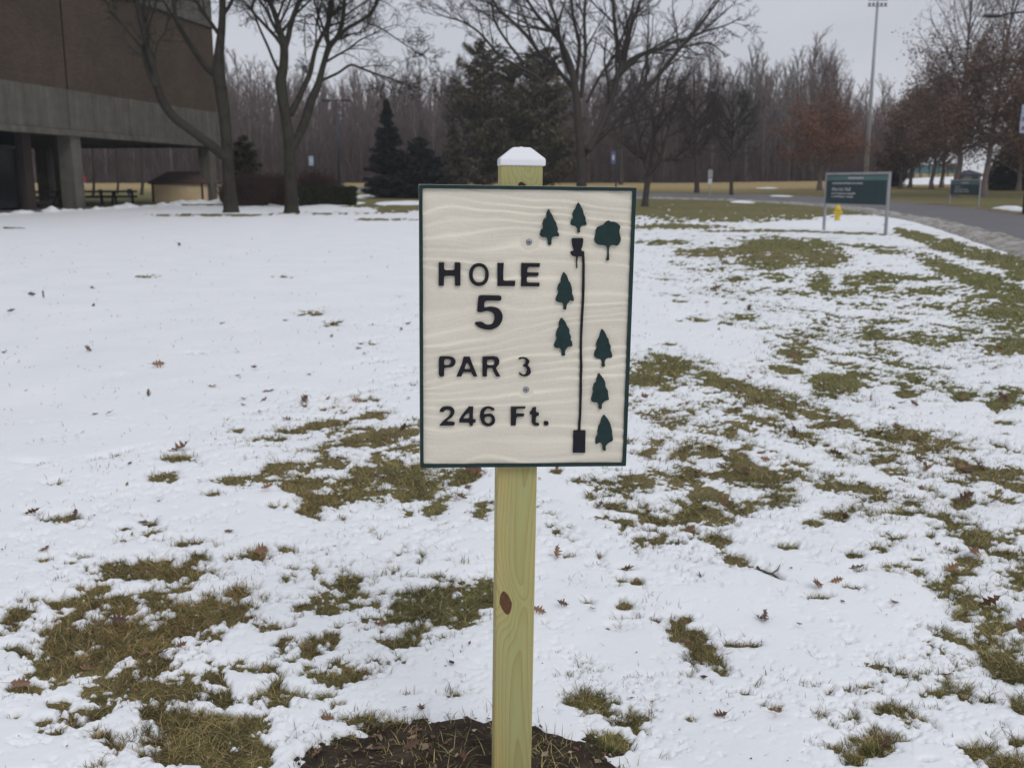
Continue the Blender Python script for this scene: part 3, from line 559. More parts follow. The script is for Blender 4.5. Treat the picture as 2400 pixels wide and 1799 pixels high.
# ------------------------------------------------------------------ brick building on concrete columns
FE = np.array([.1532, .9882]); FI = np.array([-.9882, .1532]); P0 = np.array([-22.62, 52.69])
def fp(u, w): p = P0 + FE * u + FI * w; return (p[0], p[1])
def fslab(mb, u0, u1, w0, w1, z0, z1): return mb.slab([fp(u0, w0), fp(u0, w1), fp(u1, w1), fp(u1, w0)][::1], (z0, z1))
U0, U1, WD = -30.0, 17.3, 24.0
bld = thing('brick_hall', 'large brown brick hall raised on grey concrete columns with an open ground floor', 'building', (0, 0, 0))
def uvwall(name, quads, mat, parent):
    me = bpy.data.meshes.new(name); V = []; F = []; UV = []
    for (a, b, z0, z1, flip) in quads:
        L = math.hypot(b[0] - a[0], b[1] - a[1]); n = len(V)
        V += [(a[0], a[1], z0), (b[0], b[1], z0), (b[0], b[1], z1), (a[0], a[1], z1)]
        F.append((n, n + 1, n + 2, n + 3)); UV += [(0, z0), (L, z0), (L, z1), (0, z1)]
    me.from_pydata(V, [], F); uv = me.uv_layers.new(name='UVMap'); uv.data.foreach_set('uv', np.array(UV, np.float32).ravel())
    me.materials.append(mat); o = bpy.data.objects.new(name, me); col.objects.link(o); o.parent = parent; return o
jw = .05
edges = [U0, -17.5, 0.0, U1]
for a, b in zip(edges[:-1], edges[1:]):
    uvwall('wall', [(fp(a + (jw if a > U0 else 0), .04), fp(b - (jw if b < U1 else 0), .04), 6.05, 11.55, 0)], M['brick'], bld)
uvwall('wall', [(fp(U1, .04), fp(U1, WD), 6.05, 11.55, 0), (fp(U1, WD), fp(U0, WD), 6.05, 11.55, 0), (fp(U0, WD), fp(U0, .04), 6.05, 11.55, 0)], M['brick'], bld)
for a in edges[1:-1]:
    fslab(MB(), a - jw - .01, a + jw + .01, .10, .14, 6.06, 11.54).build('expansion_joint', M['joint'], bld)
fslab(MB(), U0 - .03, U1 + .03, .25, WD - .2, 3.99, 4.05).build('floor_slab', M['soffit'], bld)
core = MB(); fslab(core, U0 + .3, U1 - .3, .5, WD - .5, 4.06, 14.6); core.build('roof', M['soffit'], bld)
fslab(MB(), U0 - .08, U1 + .08, -.10, .45, 3.80, 4.09).build('ledge', M['concrete'], bld, bevel=.03)
fslab(MB(), U0 - .08, U1 + .08, -.10, .55, 11.52, 11.88).build('ledge', M['concrete'], bld, bevel=.03)
fslab(MB(), U1 - .35, U1 + .10, .47, WD, 3.80, 4.09).build('ledge', M['concrete'], bld, bevel=.03)
pe = [U0, -24, -18, -12, -6, 0, 5.9, 8.3, U1]
for k, (a, b) in enumerate(zip(pe[:-1], pe[1:])):
    fslab(MB(), a + .03, b - .03, 0, .20, 4.095, 6.10).build('concrete_panel', M['concrete'], bld, bevel=.02)
    fslab(MB(), a + .03, b - .03, 0, .20, 11.885, 14.7).build('concrete_panel', M['concrete'], bld, bevel=.02)
for a in (0.0, 8.3, 5.9, -6, -12):
    fslab(MB(), a - .18, a + .18, -.06, -.002, 4.095, 6.06).build('rib', M['concrete'], bld, bevel=.02)
fslab(MB(), U1 - .2, U1 + .02, .21, WD, 4.095, 6.10).build('concrete_panel', M['concrete'], bld)
fslab(MB(), U1 - .2, U1 + .02, .21, WD, 11.885, 14.7).build('concrete_panel', M['concrete'], bld)
def colm(u, w, s=.85):
    o = fslab(MB(), u - s / 2, u + s / 2, w, w + s, .02, 3.98).build('column', M['concrete'], bld, bevel=.05)
for u, w in ((.42, .05), (16.3, .05), (-17, .05), (-25, .05), (7.0, 4.6), (16.3, 12), (16.3, 23)): colm(u, w)
# glazed lobby under the hall
lob = MB(); glz = MB()
LB0 = [(-29.0, 2.6), (-2.2, 2.6), (-2.2, 16.0), (-29.0, 16.0)]
def wallpiece(mb, a, b, z0, z1, th=.12):
    (u0, w0), (u1, w1) = a, b; p, q_ = np.array(fp(u0, w0)), np.array(fp(u1, w1)); t = (q_ - p) / np.linalg.norm(q_ - p); nn = np.array([-t[1], t[0]]) * th / 2
    mb.slab([tuple(p - nn), tuple(q_ - nn), tuple(q_ + nn), tuple(p + nn)], (z0, z1))
# facing the lawn (along w=2.6) and facing the columns row (u=-2.2)
nb = 9
for k in range(nb):
    a = -29 + 27.0 * k / nb; b = -29 + 27.0 * (k + 1) / nb
    m_ = MB(); wallpiece(m_, (a + .07, 1.8), (b - .07, 1.8), .25, 3.1, .03); m_.build('pane', M['dark_glass'], bld)
    m_ = MB(); wallpiece(m_, (a - .05, 1.8), (a + .05, 1.8), .12, 3.98, .16); m_.build('mullion', M['dark_metal'], bld)
nb2 = 7
for k in range(nb2):
    a = 1.8 + 14.2 * k / nb2; b = 1.8 + 14.2 * (k + 1) / nb2
    m_ = MB(); wallpiece(m_, (-2.0, a + .07), (-2.0, b - .07), .25, 3.1, .03); m_.build('pane', M['dark_glass'], bld)
    m_ = MB(); wallpiece(m_, (-2.0, a + .07), (-2.0, b - .07), 3.25, 3.97, .03); m_.build('pane', M['dark_glass'], bld)
    m_ = MB(); wallpiece(m_, (-2.0, a - .05), (-2.0, a + .05), .12, 3.98, .16); m_.build('mullion', M['dark_metal'], bld)
m_ = MB(); wallpiece(m_, (-29, 1.8), (-2.2, 1.8), 3.1, 3.25, .14); wallpiece(m_, (-2.0, 1.8), (-2.0, 16), 3.1, 3.25, .14); wallpiece(m_, (-2.0, 1.8), (-2.0, 16), .12, .25, .14); wallpiece(m_, (-2.0, 1.8), (-2.0, 16), 1.2, 1.28, .14); m_.build('transom', M['dark_metal'], bld)
fslab(MB(), -28.8, -2.5, 2.1, 15.8, .105, .12).build('lobby_floor', M['patio'], bld)
fslab(MB(), -14, -13.6, 3.0, 15.5, .13, 3.97).build('lobby_wall', M['soffit'], bld)
fslab(MB(), -1.95, -1.25, 1.5, 2.2, .13, 3.97).build('pier', simple('brown_pier', (.055, .042, .036), .9), bld)
# paving under and around
pm = []
patio = fslab(MB(), U0 - 2, U1 + 3.5, -.45, WD + 2, -.25, .10).build('patio', M['patio'], None, bevel=.02); tag(patio, kind='structure')
# ploughed snow lumps along the paving edge
def heaps():
    r = np.random.default_rng(5); V = []; F = []; n0 = 0
    t = np.linspace(0, 2 * np.pi, 14, endpoint=False); rr_ = np.linspace(0, 1, 6)
    for k in range(70):
        u = -9 + 30 * r.random(); w = -.75 + r.normal(0, .12); cx_, cy_ = fp(u, w); s = .18 + .35 * r.random() ** 1.5; hh = s * (.35 + .3 * r.random())
        T_, R_ = np.meshgrid(t, rr_); x = cx_ + R_ * s * np.cos(T_) * 1.3; y = cy_ + R_ * s * np.sin(T_) * 1.3
        z = H(x, y) - .02 + hh * np.cos(R_ * 1.45) * (1 + .5 * fbm(x * 5, y * 5, 2))
        V.append(np.stack([x.ravel(), y.ravel(), z.ravel()], 1)); F.append(ring_faces(6, 14)[:, ::-1] + n0); n0 += 84
    for k in range(26):
        c_ = G(400 + 150 * r.random(), 478) if k % 2 else G(1400, 480) * 0 + np.array([*fp(12 + 9 * r.random(), WD * 0 - 1.2 + r.normal(0, .2)), 0]); cx_, cy_ = c_[0], c_[1]; s = .3 + .3 * r.random()
        T_, R_ = np.meshgrid(t, rr_); x = cx_ + R_ * s * np.cos(T_) * 1.5; y = cy_ + R_ * s * np.sin(T_); z = H(x, y) - .02 + s * .45 * np.cos(R_ * 1.45) * (1 + .5 * fbm(x * 5, y * 5, 2))
        V.append(np.stack([x.ravel(), y.ravel(), z.ravel()], 1)); F.append(ring_faces(6, 14)[:, ::-1] + n0); n0 += 84
    o = mesh_np('snow_ridge', np.concatenate(V), np.concatenate(F), M['snow'], smooth=True)
    vcol(o, np.ones((n0, 3)))
    tag(o, 'lumpy ridge of shovelled snow along the edge of the hall paving', 'snow', kind='stuff')
heaps()

# ------------------------------------------------------------------ picnic tables
def picnic(loc, rz, label, src=None):
    t = thing('picnic_table', label, 'picnic table', loc, 'black picnic tables under the brick hall'); t.rotation_euler.z = rz; t.scale = (1.3, 1.2, 1.12)
    for k in range(5): MB().box(0, -.30 + .15 * k, .74, 1.85, .14, .10).build('plank', M['black_metal'], t)
    for s in (-1, 1):
        MB().box(0, s * .72, .45, 1.85, .25, .10).build('bench', M['black_metal'], t)
        for e_ in (-1, 1):
            MB().tube((e_ * .7, s * .78, 0), (e_ * .7, s * .25, .72), .05).build('leg', M['black_metal'], t)
    for e_ in (-1, 1): MB().box(e_ * .7, 0, .415, .06, 1.6, .06).build('crossbar', M['black_metal'], t)
    return t
def on_patio(px, py):
    d = ray(px, py); t = (.10 - EYE) / d[2]; p = d * t; return (p[0], p[1], .10)
picnic(on_patio(232, 481), .25, 'black picnic table beside the near concrete column')
picnic(on_patio(276, 480), .35, 'black picnic table in the middle of the open ground floor')
picnic(on_patio(108, 484), .9, 'black picnic table next to the glazed lobby, left of the column')

# ------------------------------------------------------------------ tan shed seen below the hall
sl = G(358, 474); sr = G(490, 474); 
sh = thing('garden_shed', 'low tan shed with brown shingle roof behind the brick hall', 'shed', (0, 0, 0))
x0, x1, ys_, zs = sl[0], sl[0] + (sr[0] - sl[0]), sl[1], float(sl[2]) - .05
zt = PZ(400, 427, ys_)[2]; zr = PZ(400, 402, ys_ + 1.8)[2]
MB().slab([(x0, ys_), (x1, ys_), (x1, ys_ + 3.6), (x0, ys_ + 3.6)], (zs, zt)).build('wall', M['tan_wall'], sh)
rf = MB(); o_ = .16
rf.add([(x0 - o_, ys_ - o_, zt), (x1 + o_, ys_ - o_, zt), (x1 + o_, ys_ + 3.6 + o_, zt), (x0 - o_, ys_ + 3.6 + o_, zt), (x0 + .5, ys_ + 1.8, zr), (x1 - .5, ys_ + 1.8, zr), (x0 - o_, ys_ - o_, zt - .14), (x1 + o_, ys_ - o_, zt - .14), (x1 + o_, ys_ + 3.6 + o_, zt - .14), (x0 - o_, ys_ + 3.6 + o_, zt - .14)],
       [(0, 1, 5, 4), (1, 2, 5), (2, 3, 4, 5), (3, 0, 4), (0, 6, 7, 1), (1, 7, 8, 2), (2, 8, 9, 3), (3, 9, 6, 0), (6, 9, 8, 7)])
rf.build('roof', M['roof_brown'], sh)
MB().box(x0 + .07, ys_ - .03, (zs + zt) / 2, .14, .05, zt - zs - .02).build('corner_trim', M['roof_brown'], sh)
MB().box(x1 - .07, ys_ - .03, (zs + zt) / 2, .14, .05, zt - zs - .02).build('corner_trim', M['roof_brown'], sh)

# ------------------------------------------------------------------ small signs far off
def access_sign(px, ytop, ybase, label, plate_h=14, w=11, Y=None):
    b = G(px, ybase) if Y is None else GX(px, Y); Yd = b[1]
    t = thing('parking_sign', label, 'parking sign', tuple(b), 'blue accessible parking signs'); k = FPX / Yd; top = PZ(px, ytop, Yd)[2] - b[2]
    MB().tube((0, 0, -.1), (0, 0, top), .03, n=6).build('post', M['galv'], t)
    W, Hh = w / k, plate_h / k
    p = MB().box(0, -.045, top - Hh / 2, W, .02, Hh).build('plate', M['blue_sign'], t)
    s_ = MB(); cz = top - Hh * .5                       # wheelchair symbol
    s_.lathe([(W * .07, -.002), (W * .07, .002)], 8, (0, 0, 0)); s_.v = [(x, -.058 + z, cz + Hh * .28 + y) for x, y, z in s_.v]
    s_.box(0, -.058, cz + Hh * .08, W * .09, .004, Hh * .26); s_.box(W * .10, -.058, cz - Hh * .02, W * .24, .004, Hh * .06); s_.box(W * .2, -.058, cz - Hh * .13, W * .08, .004, Hh * .2)
    for q_ in range(9):
        a_ = 2.2 + q_ * .45; s_.box(W * .0 + W * .2 * math.cos(a_), -.058, cz - Hh * .14 + W * .2 * math.sin(a_), W * .08, .004, W * .08)
    s_.build('symbol', M['white_sign'], p)
    MB().box(0, -.045, top - Hh * 1.28, W * .8, .02, Hh * .38).build('plate', M['white_sign'], t)
access_sign(930, 427, 462, 'blue parking sign in front of the larger dark spruce')
access_sign(803, 432, 452, 'blue parking sign at the foot of the dark lamp pole', 10, 9)
access_sign(306, 443, 470, 'blue parking sign left of the tan shed', 12, 12)
access_sign(238, 444, 470, 'blue parking sign seen above the picnic table by the near column', 10, 8)
b = G(198, 452); t = thing('stop_sign', 'red octagonal sign far behind the picnic tables', 'road sign', tuple(b)); k = FPX / b[1]; zt_ = PZ(198, 411, b[1])[2] - b[2]
MB().tube((0, 0, 0), (0, 0, zt_), .04, n=6).build('post', M['galv'], t)
R_ = 8 / k; s_ = MB(); s_.lathe([(R_, -.02), (R_, .02)], 8); s_.v = [(x * math.cos(.39) - y * math.sin(.39), -.07 + z, zt_ - R_ + x * math.sin(.39) + y * math.cos(.39)) for x, y, z in s_.v]; s_.build('plate', M['red_sign'], t)
MB().box(0, -.07, zt_ - R_ * 2.5, R_ * 1.3, .03, R_ * .6).build('plate', M['white_sign'], t)
def route_sign(px, yt, yb, label, w, h_):
    b = G(px, yb); t = thing('road_sign', label, 'road sign', tuple(b)); k = FPX / b[1]; top = PZ(px, yt, b[1])[2] - b[2]
    MB().tube((0, 0, 0), (0, 0, top), .035, n=6).build('post', M['galv'], t)
    MB().box(0, -.05, top - h_ / 2 / k, w / k, .02, h_ / k).build('plate', M['galv'], t)
    MB().box(0, -.05, top - h_ * 1.45 / k, w * .8 / k, .02, h_ * .7 / k).build('plate', M['white_sign'], t)
route_sign(1662, 398, 472, 'thin grey sign post with two small plates on the near road edge', 11, 18)

# ------------------------------------------------------------------ lamp poles
def pole_top(px, py, Y): return PZ(px, py, Y)
def twin_lamp(px, ytop, ybase, label, r=.09, Y=None):
    b = G(px, ybase) if Y is None else GX(px, Y); t = thing('lamp_post', label, 'lamp post', tuple(b)); top = PZ(px, ytop, b[1])[2] - b[2]
    MB().tube((0, 0, -.1), (0, 0, top), r * 1.15, r * .8, 10).build('pole', M['lamp_metal'], t, smooth=True)
    MB().box(0, 0, .15, r * 4, r * 4, .35).build('base', M['lamp_metal'], t, bevel=.02)
    MB().box(0, 0, top, 1.5, .08, .08).build('arm', M['lamp_metal'], t)
    for s in (-1, 1): MB().box(s * .85, 0, top + .01, .75, .42, .16).build('lamp_head', M['lamp_metal'], t, bevel=.03)
    return t
twin_lamp(796, 236, 458, 'dark twin headed lamp post in front of the bare wood', .12)
# tall floodlight mast
b = GX(2026, 118); mz = PZ(2047, 4, 118)[2] - b[2]
t = thing('floodlight_mast', 'very tall slim floodlight mast rising into the grey sky', 'floodlight mast', tuple(b))
MB().tube((0, 0, -.2), (0, 0, mz), .27, .13, 12).build('pole', M['galv'], t, smooth=True)
for s in (.35, 1.0): MB().box(0, 0, mz - s + .5, 2.2, .10, .10).build('arm', M['galv'], t)
for k in range(5):
    for s in (.35, 1.0): MB().lathe([(.06, -.15), (.17, .1), (.17, .22)], 10, (-.9 + k * .45, -.05, mz - s + .62)).build('lamp_head', M['galv'], t)
# street lamp with banner, pole just outside the frame
b = GX(2402, 46); t = thing('street_lamp', 'street lamp with curved arm and cobra head over the road, banner below', 'street lamp', tuple(b))
tipz = PZ(2338, 38, 46)[2] - b[2]; tip = PZ(2340, 36, 46)[0] - b[0]
MB().tube((0, 0, -.2), (0, 0, tipz - .5), .12, .08, 12).build('pole', M['lamp_metal'], t, smooth=True)
arm = MB(); pts = [(0, tipz - .5), (tip * .12, tipz - .1), (tip * .4, tipz + .18), (tip * .75, tipz + .12), (tip, tipz)]
for (a, z0_), (c_, z1_) in zip(pts[:-1], pts[1:]): arm.tube((a, 0, z0_), (c_, 0, z1_), .045, n=8)
arm.build('arm', M['lamp_metal'], t, smooth=True)
hd = MB(); hd.lathe([(.02, -.42), (.10, -.30), (.16, -.05), (.14, .2), (.05, .36)], 12); hd.v = [(tip - .25 + z * 1.2, y * 1.1, tipz + x * .55) for x, y, z in hd.v]; hd.build('lamp_head', M['lamp_metal'], t, smooth=True)
za, zb_ = PZ(2392, 312, 46)[2] - b[2], PZ(2392, 246, 46)[2] - b[2]; bw = .50
bn = MB(); 
for k in range(7):
    f0, f1 = k / 7, (k + 1) / 7
    bn.slab([(-.10 - bw, -.02 + .03 * math.sin(f0 * 5)), (-.10, -.02 + .03 * math.sin(f0 * 5)), (-.10, .0 + .03 * math.sin(f0 * 5)), (-.10 - bw, .0 + .03 * math.sin(f0 * 5))], (za + (zb_ - za) * f0, za + (zb_ - za) * f1 - .001))
bn.build('banner', M['banner'], t)
MB().box(-.10 - bw / 2, -.045, za + .22, bw * .7, .01, .16).build('banner_print', M['banner_red'], t)
for k in range(3): MB().box(-.10 - bw / 2 + (k - 1) * .13, -.045, za + .62 + .12 * (k % 2), .08, .01, .16).build('banner_print', M['banner_red'], t)
for z_ in (za, zb_): MB().tube((0, 0, z_), (-bw - .15, 0, z_), .02, n=6).build('bracket', M['lamp_metal'], t)
def banner_pole(px, yb0, yb1, ybase, Y, label, mat, ptop):
    b = GX(px, Y); t = thing('banner_pole', label, 'banner pole', tuple(b)); k = FPX / Y; top = PZ(px, ptop, Y)[2] - b[2]
    z0_, z1_ = PZ(px, yb1, Y)[2] - b[2], PZ(px, yb0, Y)[2] - b[2]
    MB().tube((0, 0, -.1), (0, 0, top), .09, .06, 8).build('pole', M['lamp_metal'], t)
    MB().box(-.30, -.02, (z0_ + z1_) / 2, .40, .02, z1_ - z0_).build('banner', mat, t)
    MB().box(-.30, -.035, (z0_ + z1_) / 2, .2, .005, (z1_ - z0_) * .4).build('banner_print', M['white_sign'], t)
    return t
banner_pole(741, 366, 388, 440, 88, 'slim pole with pale blue banner between the left trees and the wood', M['banner'], 355)
banner_pole(1443, 355, 384, 432, 96, 'slim dark pole with violet banner near the right frame of the hole sign', M['banner_purple'], 345)

# ------------------------------------------------------------------ the two green campus signs
def campus_sign(pl, pr, ztop_px, zbot_px, label, text, strip_h=.16):
    L, R = G(*pl), G(*pr); yaw = math.atan2(R[1] - L[1], R[0] - L[0]); W = math.hypot(R[0] - L[0], R[1] - L[1]); mid = (L + R) / 2
    t = thing('campus_sign', label, 'sign', tuple(mid)); t.rotation_euler.z = yaw
    zt_ = PZ(pl[0], ztop_px, L[1])[2] - mid[2]; zb_ = PZ(pl[0], zbot_px, L[1])[2] - mid[2]
    for s in (-1, 1): MB().box(s * W / 2, 0, zt_ / 2 - .05, .07, .07, zt_ + .1).build('post', M['galv'], t, bevel=.006)
    MB().box(0, 0, zt_ - .036, W - .074, .068, .07).build('top_rail', M['galv'], t, bevel=.006)
    ph = zt_ - .08 - zb_; MB().box(0, 0, zb_ + ph / 2, W - .09, .035, ph).build('panel', M['sign_green'], t)
    pf = MB().box(0, -.0215, zt_ - .09 - strip_h * ph / 2 - .01, W - .12, .006, strip_h * ph).build('header_strip', M['sign_teal'], t)
    MB().box(0, -.027, zt_ - .10 - strip_h * ph / 2, W * .25, .004, strip_h * ph * .42).build('header_print', M['sign_text'], t)
    y0 = zt_ - .10 - strip_h * ph
    r = random.Random(3)
    for kind, fy, fh, fx0, fx1 in text:
        z_ = y0 - fy * ph; hh = fh * ph
        if kind != 'row':
            cu = bpy.data.curves.new('sign_line', 'FONT'); cu.body = kind; cu.size = hh * 1.35; cu.extrude = .002; cu.offset = .003
            tmp = bpy.data.objects.new('tmp', cu); col.objects.link(tmp); dg = bpy.context.evaluated_depsgraph_get(); me = bpy.data.meshes.new_from_object(tmp.evaluated_get(dg)); bpy.data.objects.remove(tmp)
            o = bpy.data.objects.new('lettering', me); col.objects.link(o); me.materials.append(M['sign_text']); o.parent = t
            o.rotation_euler = (math.pi / 2, 0, 0); wd = max(v.co.x for v in me.vertices); o.scale = ((fx1 - fx0) * W / wd, 1, 1); o.location = (-W / 2 + fx0 * W, -.022, z_ - hh * .5)
        else:
            mb = MB(); x = -W / 2 + fx0 * W; xe = -W / 2 + fx1 * W
            while x < xe:
                w_ = hh * (.35 + .35 * r.random()); mb.box(x + w_ / 2, -.0235, z_ + r.uniform(-.1, .1) * hh, w_, .006, hh * r.uniform(.5, .85)); x += w_ * 1.3 + (hh * .5 if r.random() < .15 else 0)
            mb.build('small_print', M['sign_text'], t)
    return t
campus_sign((1930.5, 540), (2075, 550), 405, 476, 'large dark green campus sign on two grey posts behind the yellow hydrant', [('row', .10, .085, .11, .60), ('Merritt Hall', .30, .13, .11, .42), ('row', .46, .085, .11, .50), ('row', .57, .085, .11, .47)])
campus_sign((2225, 480), (2293, 486), 421, 456, 'small green campus sign across the road under the oaks', [('row', .16, .10, .15, .35), ('row', .34, .12, .15, .62), ('row', .50, .12, .15, .66)], .24)

# ------------------------------------------------------------------ hydrant
b = G(1962, 517); hy = thing('fire_hydrant', 'yellow fire hydrant under the large green campus sign', 'fire hydrant', tuple(b)); s_ = 37.5 / (FPX / b[1]) / .78
def HS(prof): return [(r_ * s_, z_ * s_) for r_, z_ in prof]
MB().lathe(HS([(.17, -.05), (.17, .03), (.12, .035), (.115, .5), (.15, .51), (.15, .55)]), 18).build('barrel', M['yellow'], hy, smooth=False)
MB().lathe(HS([(.145, .552), (.14, .60), (.11, .67), (.06, .72), (.03, .735), (.03, .78)]), 18).build('bonnet', M['yellow'], hy)
for a_, r_, l_ in ((0, .055, .2), (math.pi, .055, .2), (-math.pi / 2 + .5, .085, .22)):
    c_ = MB(); c_.tube((0, 0, .40 * s_), (math.cos(a_) * l_ * s_, math.sin(a_) * l_ * s_, .40 * s_), r_ * s_, n=12); c_.tube((math.cos(a_) * l_ * s_, math.sin(a_) * l_ * s_, .40 * s_), (math.cos(a_) * (l_ + .03) * s_, math.sin(a_) * (l_ + .03) * s_, .40 * s_), r_ * .45 * s_, n=6); c_.build('nozzle_cap', M['yellow'], hy)

# ------------------------------------------------------------------ far right: court screen, grey hut
b0, b1 = GX(2085, 135), GX(2240, 135)
ct = thing('court_fence', 'teal windscreen fence on the far snowy court beyond the oak trunks', 'fence', (0, 0, 0))
MB().slab([(b0[0], b0[1]), (b1[0], b1[1]), (b1[0], b1[1] + .05), (b0[0], b0[1] + .05)], (float(b0[2]) + 1.1, float(b0[2]) + 2.3)).build('windscreen', M['court_green'], ct)
for k in range(8):
    p_ = b0 + (b1 - b0) * k / 7; MB().tube((p_[0], p_[1] - .06, p_[2] - .2), (p_[0], p_[1] - .06, p_[2] + 2.4), .05, n=6).build('post', M['lamp_metal'], ct)
b = GX(2266, 112); hut = thing('utility_hut', 'small pale grey hut with a slate blue roof among the far oaks', 'hut', tuple(b))
MB().box(0, 0, .6, 1.9, 1.9, 1.2).build('wall', M['grey_wall'], hut); MB().add([(-1.2, -1.2, 1.2), (1.2, -1.2, 1.2), (1.2, 1.2, 1.2), (-1.2, 1.2, 1.2), (0, 0, 1.75)], [(0, 1, 4), (1, 2, 4), (2, 3, 4), (3, 0, 4), (3, 2, 1, 0)]).build('roof', M['blue_roof'], hut)
MB().box(.3, -.97, .5, .7, .05, 1.0).build('door', M['lamp_metal'], hut)
# snow covered court bank behind the oaks
b = GX(2160, 126); t_ = np.linspace(0, 2 * np.pi, 60, endpoint=False); T, R_ = np.meshgrid(t_, np.linspace(0, 1, 12))
x = b[0] + 4 + R_ * 13 * np.cos(T); y = b[1] + R_ * 7 * np.sin(T); z = H(x, y) + .75 * (1 - R_ ** 2) + .05 * fbm(x * .7, y * .7, 2) - .02
o = mesh_np('snow_bank', np.stack([x.ravel(), y.ravel(), z.ravel()], 1), ring_faces(12, 60)[:, ::-1].copy(), M['snow'], smooth=True); vcol(o, np.ones((x.size, 3))); tag(o, 'bright snow bank glimpsed between the far oak trunks', 'snow', kind='stuff')

# ------------------------------------------------------------------ trees
def tubes(paths, sides):
    """paths: list of (P (n,3), R (n,)) -> verts, quads; grouped by length"""
    VV, FF, n0 = [], [], 0
    groups = {}
    for P, R in paths: groups.setdefault(len(P), []).append((P, R))
    for N, L in groups.items():
        P = np.array([p for p, _ in L], float); R = np.array([r for _, r in L], float); Mn = len(L)
        T = np.gradient(P, axis=1); T /= np.linalg.norm(T, axis=2, keepdims=True) + 1e-9
        avg = P[:, -1] - P[:, 0]; avg /= np.linalg.norm(avg, axis=1, keepdims=True) + 1e-9
        ref = np.where(np.abs(avg[:, 2:3]) > .8, np.array([[1., .1, 0]]), np.array([[0, .1, 1.]]))[:, None]
        A = np.cross(T, ref); A /= np.linalg.norm(A, axis=2, keepdims=True) + 1e-9; Bv = np.cross(T, A)
        a = np.arange(sides) * 2 * np.pi / sides
        V = P[:, :, None] + (A[:, :, None] * np.cos(a)[:, None] + Bv[:, :, None] * np.sin(a)[:, None]) * R[:, :, None, None]
        VV.append(V.reshape(-1, 3))
        m_, j, i = np.meshgrid(np.arange(Mn), np.arange(N - 1), np.arange(sides), indexing='ij')
        base = n0 + m_ * N * sides; i2 = (i + 1) % sides
        FF.append(np.stack([base + j * sides + i, base + j * sides + i2, base + (j + 1) * sides + i2, base + (j + 1) * sides + i], -1).reshape(-1, 4))
        n0 += Mn * N * sides
    return np.concatenate(VV), np.concatenate(FF)
def spline(pts, n):
    """Catmull-Rom through (x,y,z,r) points"""
    P = np.array(pts, float); P = np.vstack([2 * P[0] - P[1], P, 2 * P[-1] - P[-2]]); out = []
    m = len(P) - 3; ts = np.linspace(0, m - 1e-6, n)
    for t in ts:
        k = int(t); f = t - k; a, b, c, d = P[k:k + 4]
        out.append(.5 * ((2 * b) + (-a + c) * f + (2 * a - 5 * b + 4 * c - d) * f * f + (-a + 3 * b - 3 * c + d) * f ** 3))
    out = np.array(out); return out[:, :3], np.clip(out[:, 3], .004, None)
class Grow:
    def __init__(s, seed): s.r = random.Random(seed); s.lv = {}; s.tips = []
    def put(s, lvl, P, R): s.lv.setdefault(lvl, []).append((P, R))
    def branch(s, p, d, L, r0, lvl, cfg, taper=.25):
        r = s.r; c = cfg[lvl]; n = c['n']; P = [np.array(p)]; d = np.array(d, float); d /= np.linalg.norm(d)
        for i in range(n - 1):
            d = d + np.array([r.gauss(0, 1), r.gauss(0, 1), r.gauss(0, 1)]) * c['wig'] + np.array([0, 0, c['up']])
            d /= np.linalg.norm(d); P.append(P[-1] + d * L / (n - 1))
        P = np.array(P); R = np.linspace(r0, max(r0 * taper, .004), n)
        s.put(lvl, P, R); s.kids(P, R, L, lvl, cfg)
    def kids(s, P, R, L, lvl, cfg, start=None):
        r = s.r
        if lvl + 1 not in cfg: s.tips.append(P[-1]); s.tips.append(P[len(P) // 2]); return
        c = cfg[lvl + 1]; k = c['num'] if isinstance(c['num'], int) else max(1, int(c['num'] * L + r.random())); n = len(P); st = c['start'] if start is None else start
        for j in range(k):
            t = st + (1 - st) * (j + r.random()) / k; f = t * (n - 1); i = min(int(f), n - 2); f -= i
            q = P[i] * (1 - f) + P[i + 1] * f; ax = P[i + 1] - P[i]; ax /= np.linalg.norm(ax)
            u = np.array([r.gauss(0, 1), r.gauss(0, 1), r.gauss(0, 1)]); u -= ax * np.dot(u, ax); u /= np.linalg.norm(u) + 1e-9
            a = c['ang'] * r.uniform(.7, 1.3); d = ax * math.cos(a) + u * math.sin(a)
            Lc = c['len'] * (L if c.get('rel', True) else 1) * r.uniform(.6, 1.2) * (1 - c.get('fall', .4) * t); rr_ = min((R[i] * (1 - f) + R[i + 1] * f) * c['rr'], c.get('rmax', 9)); rr_ = max(rr_, c.get('rmin', .005))
            s.branch(q, d, Lc, rr_, lvl + 1, cfg)
    def meshes(s, sides):
        trunk = [(P, R) for l in s.lv for P, R in s.lv[l] if l <= 0]; out = []
        V, F = [], []; n = 0
        for l in sorted(s.lv):
            v, f = tubes(s.lv[l], sides.get(l, 3)); out.append((l, v, f))
        return out
def join(parts):
    V = np.concatenate([p[1] for p in parts]); n = 0; F = []
    for p in parts: F.append(p[2] + n); n += len(p[1])
    return V, np.concatenate(F)
def make_tree(name, g, loc, mat, label, cat='tree', group=None, sides={-1: 9, 0: 9, 1: 6, 2: 4, 3: 3, 4: 3}, split=0, rot=None):
    ms = g.meshes(sides); t = thing(name, label, cat, loc, group)
    tv, tf = join([m for m in ms if m[0] <= split]); o = mesh_np('trunk', tv, tf, mat, t, smooth=True)
    cr = [m for m in ms if m[0] > split]
    if cr: cv, cf = join(cr); mesh_np('crown', cv, cf, mat, t, smooth=True)
    return t
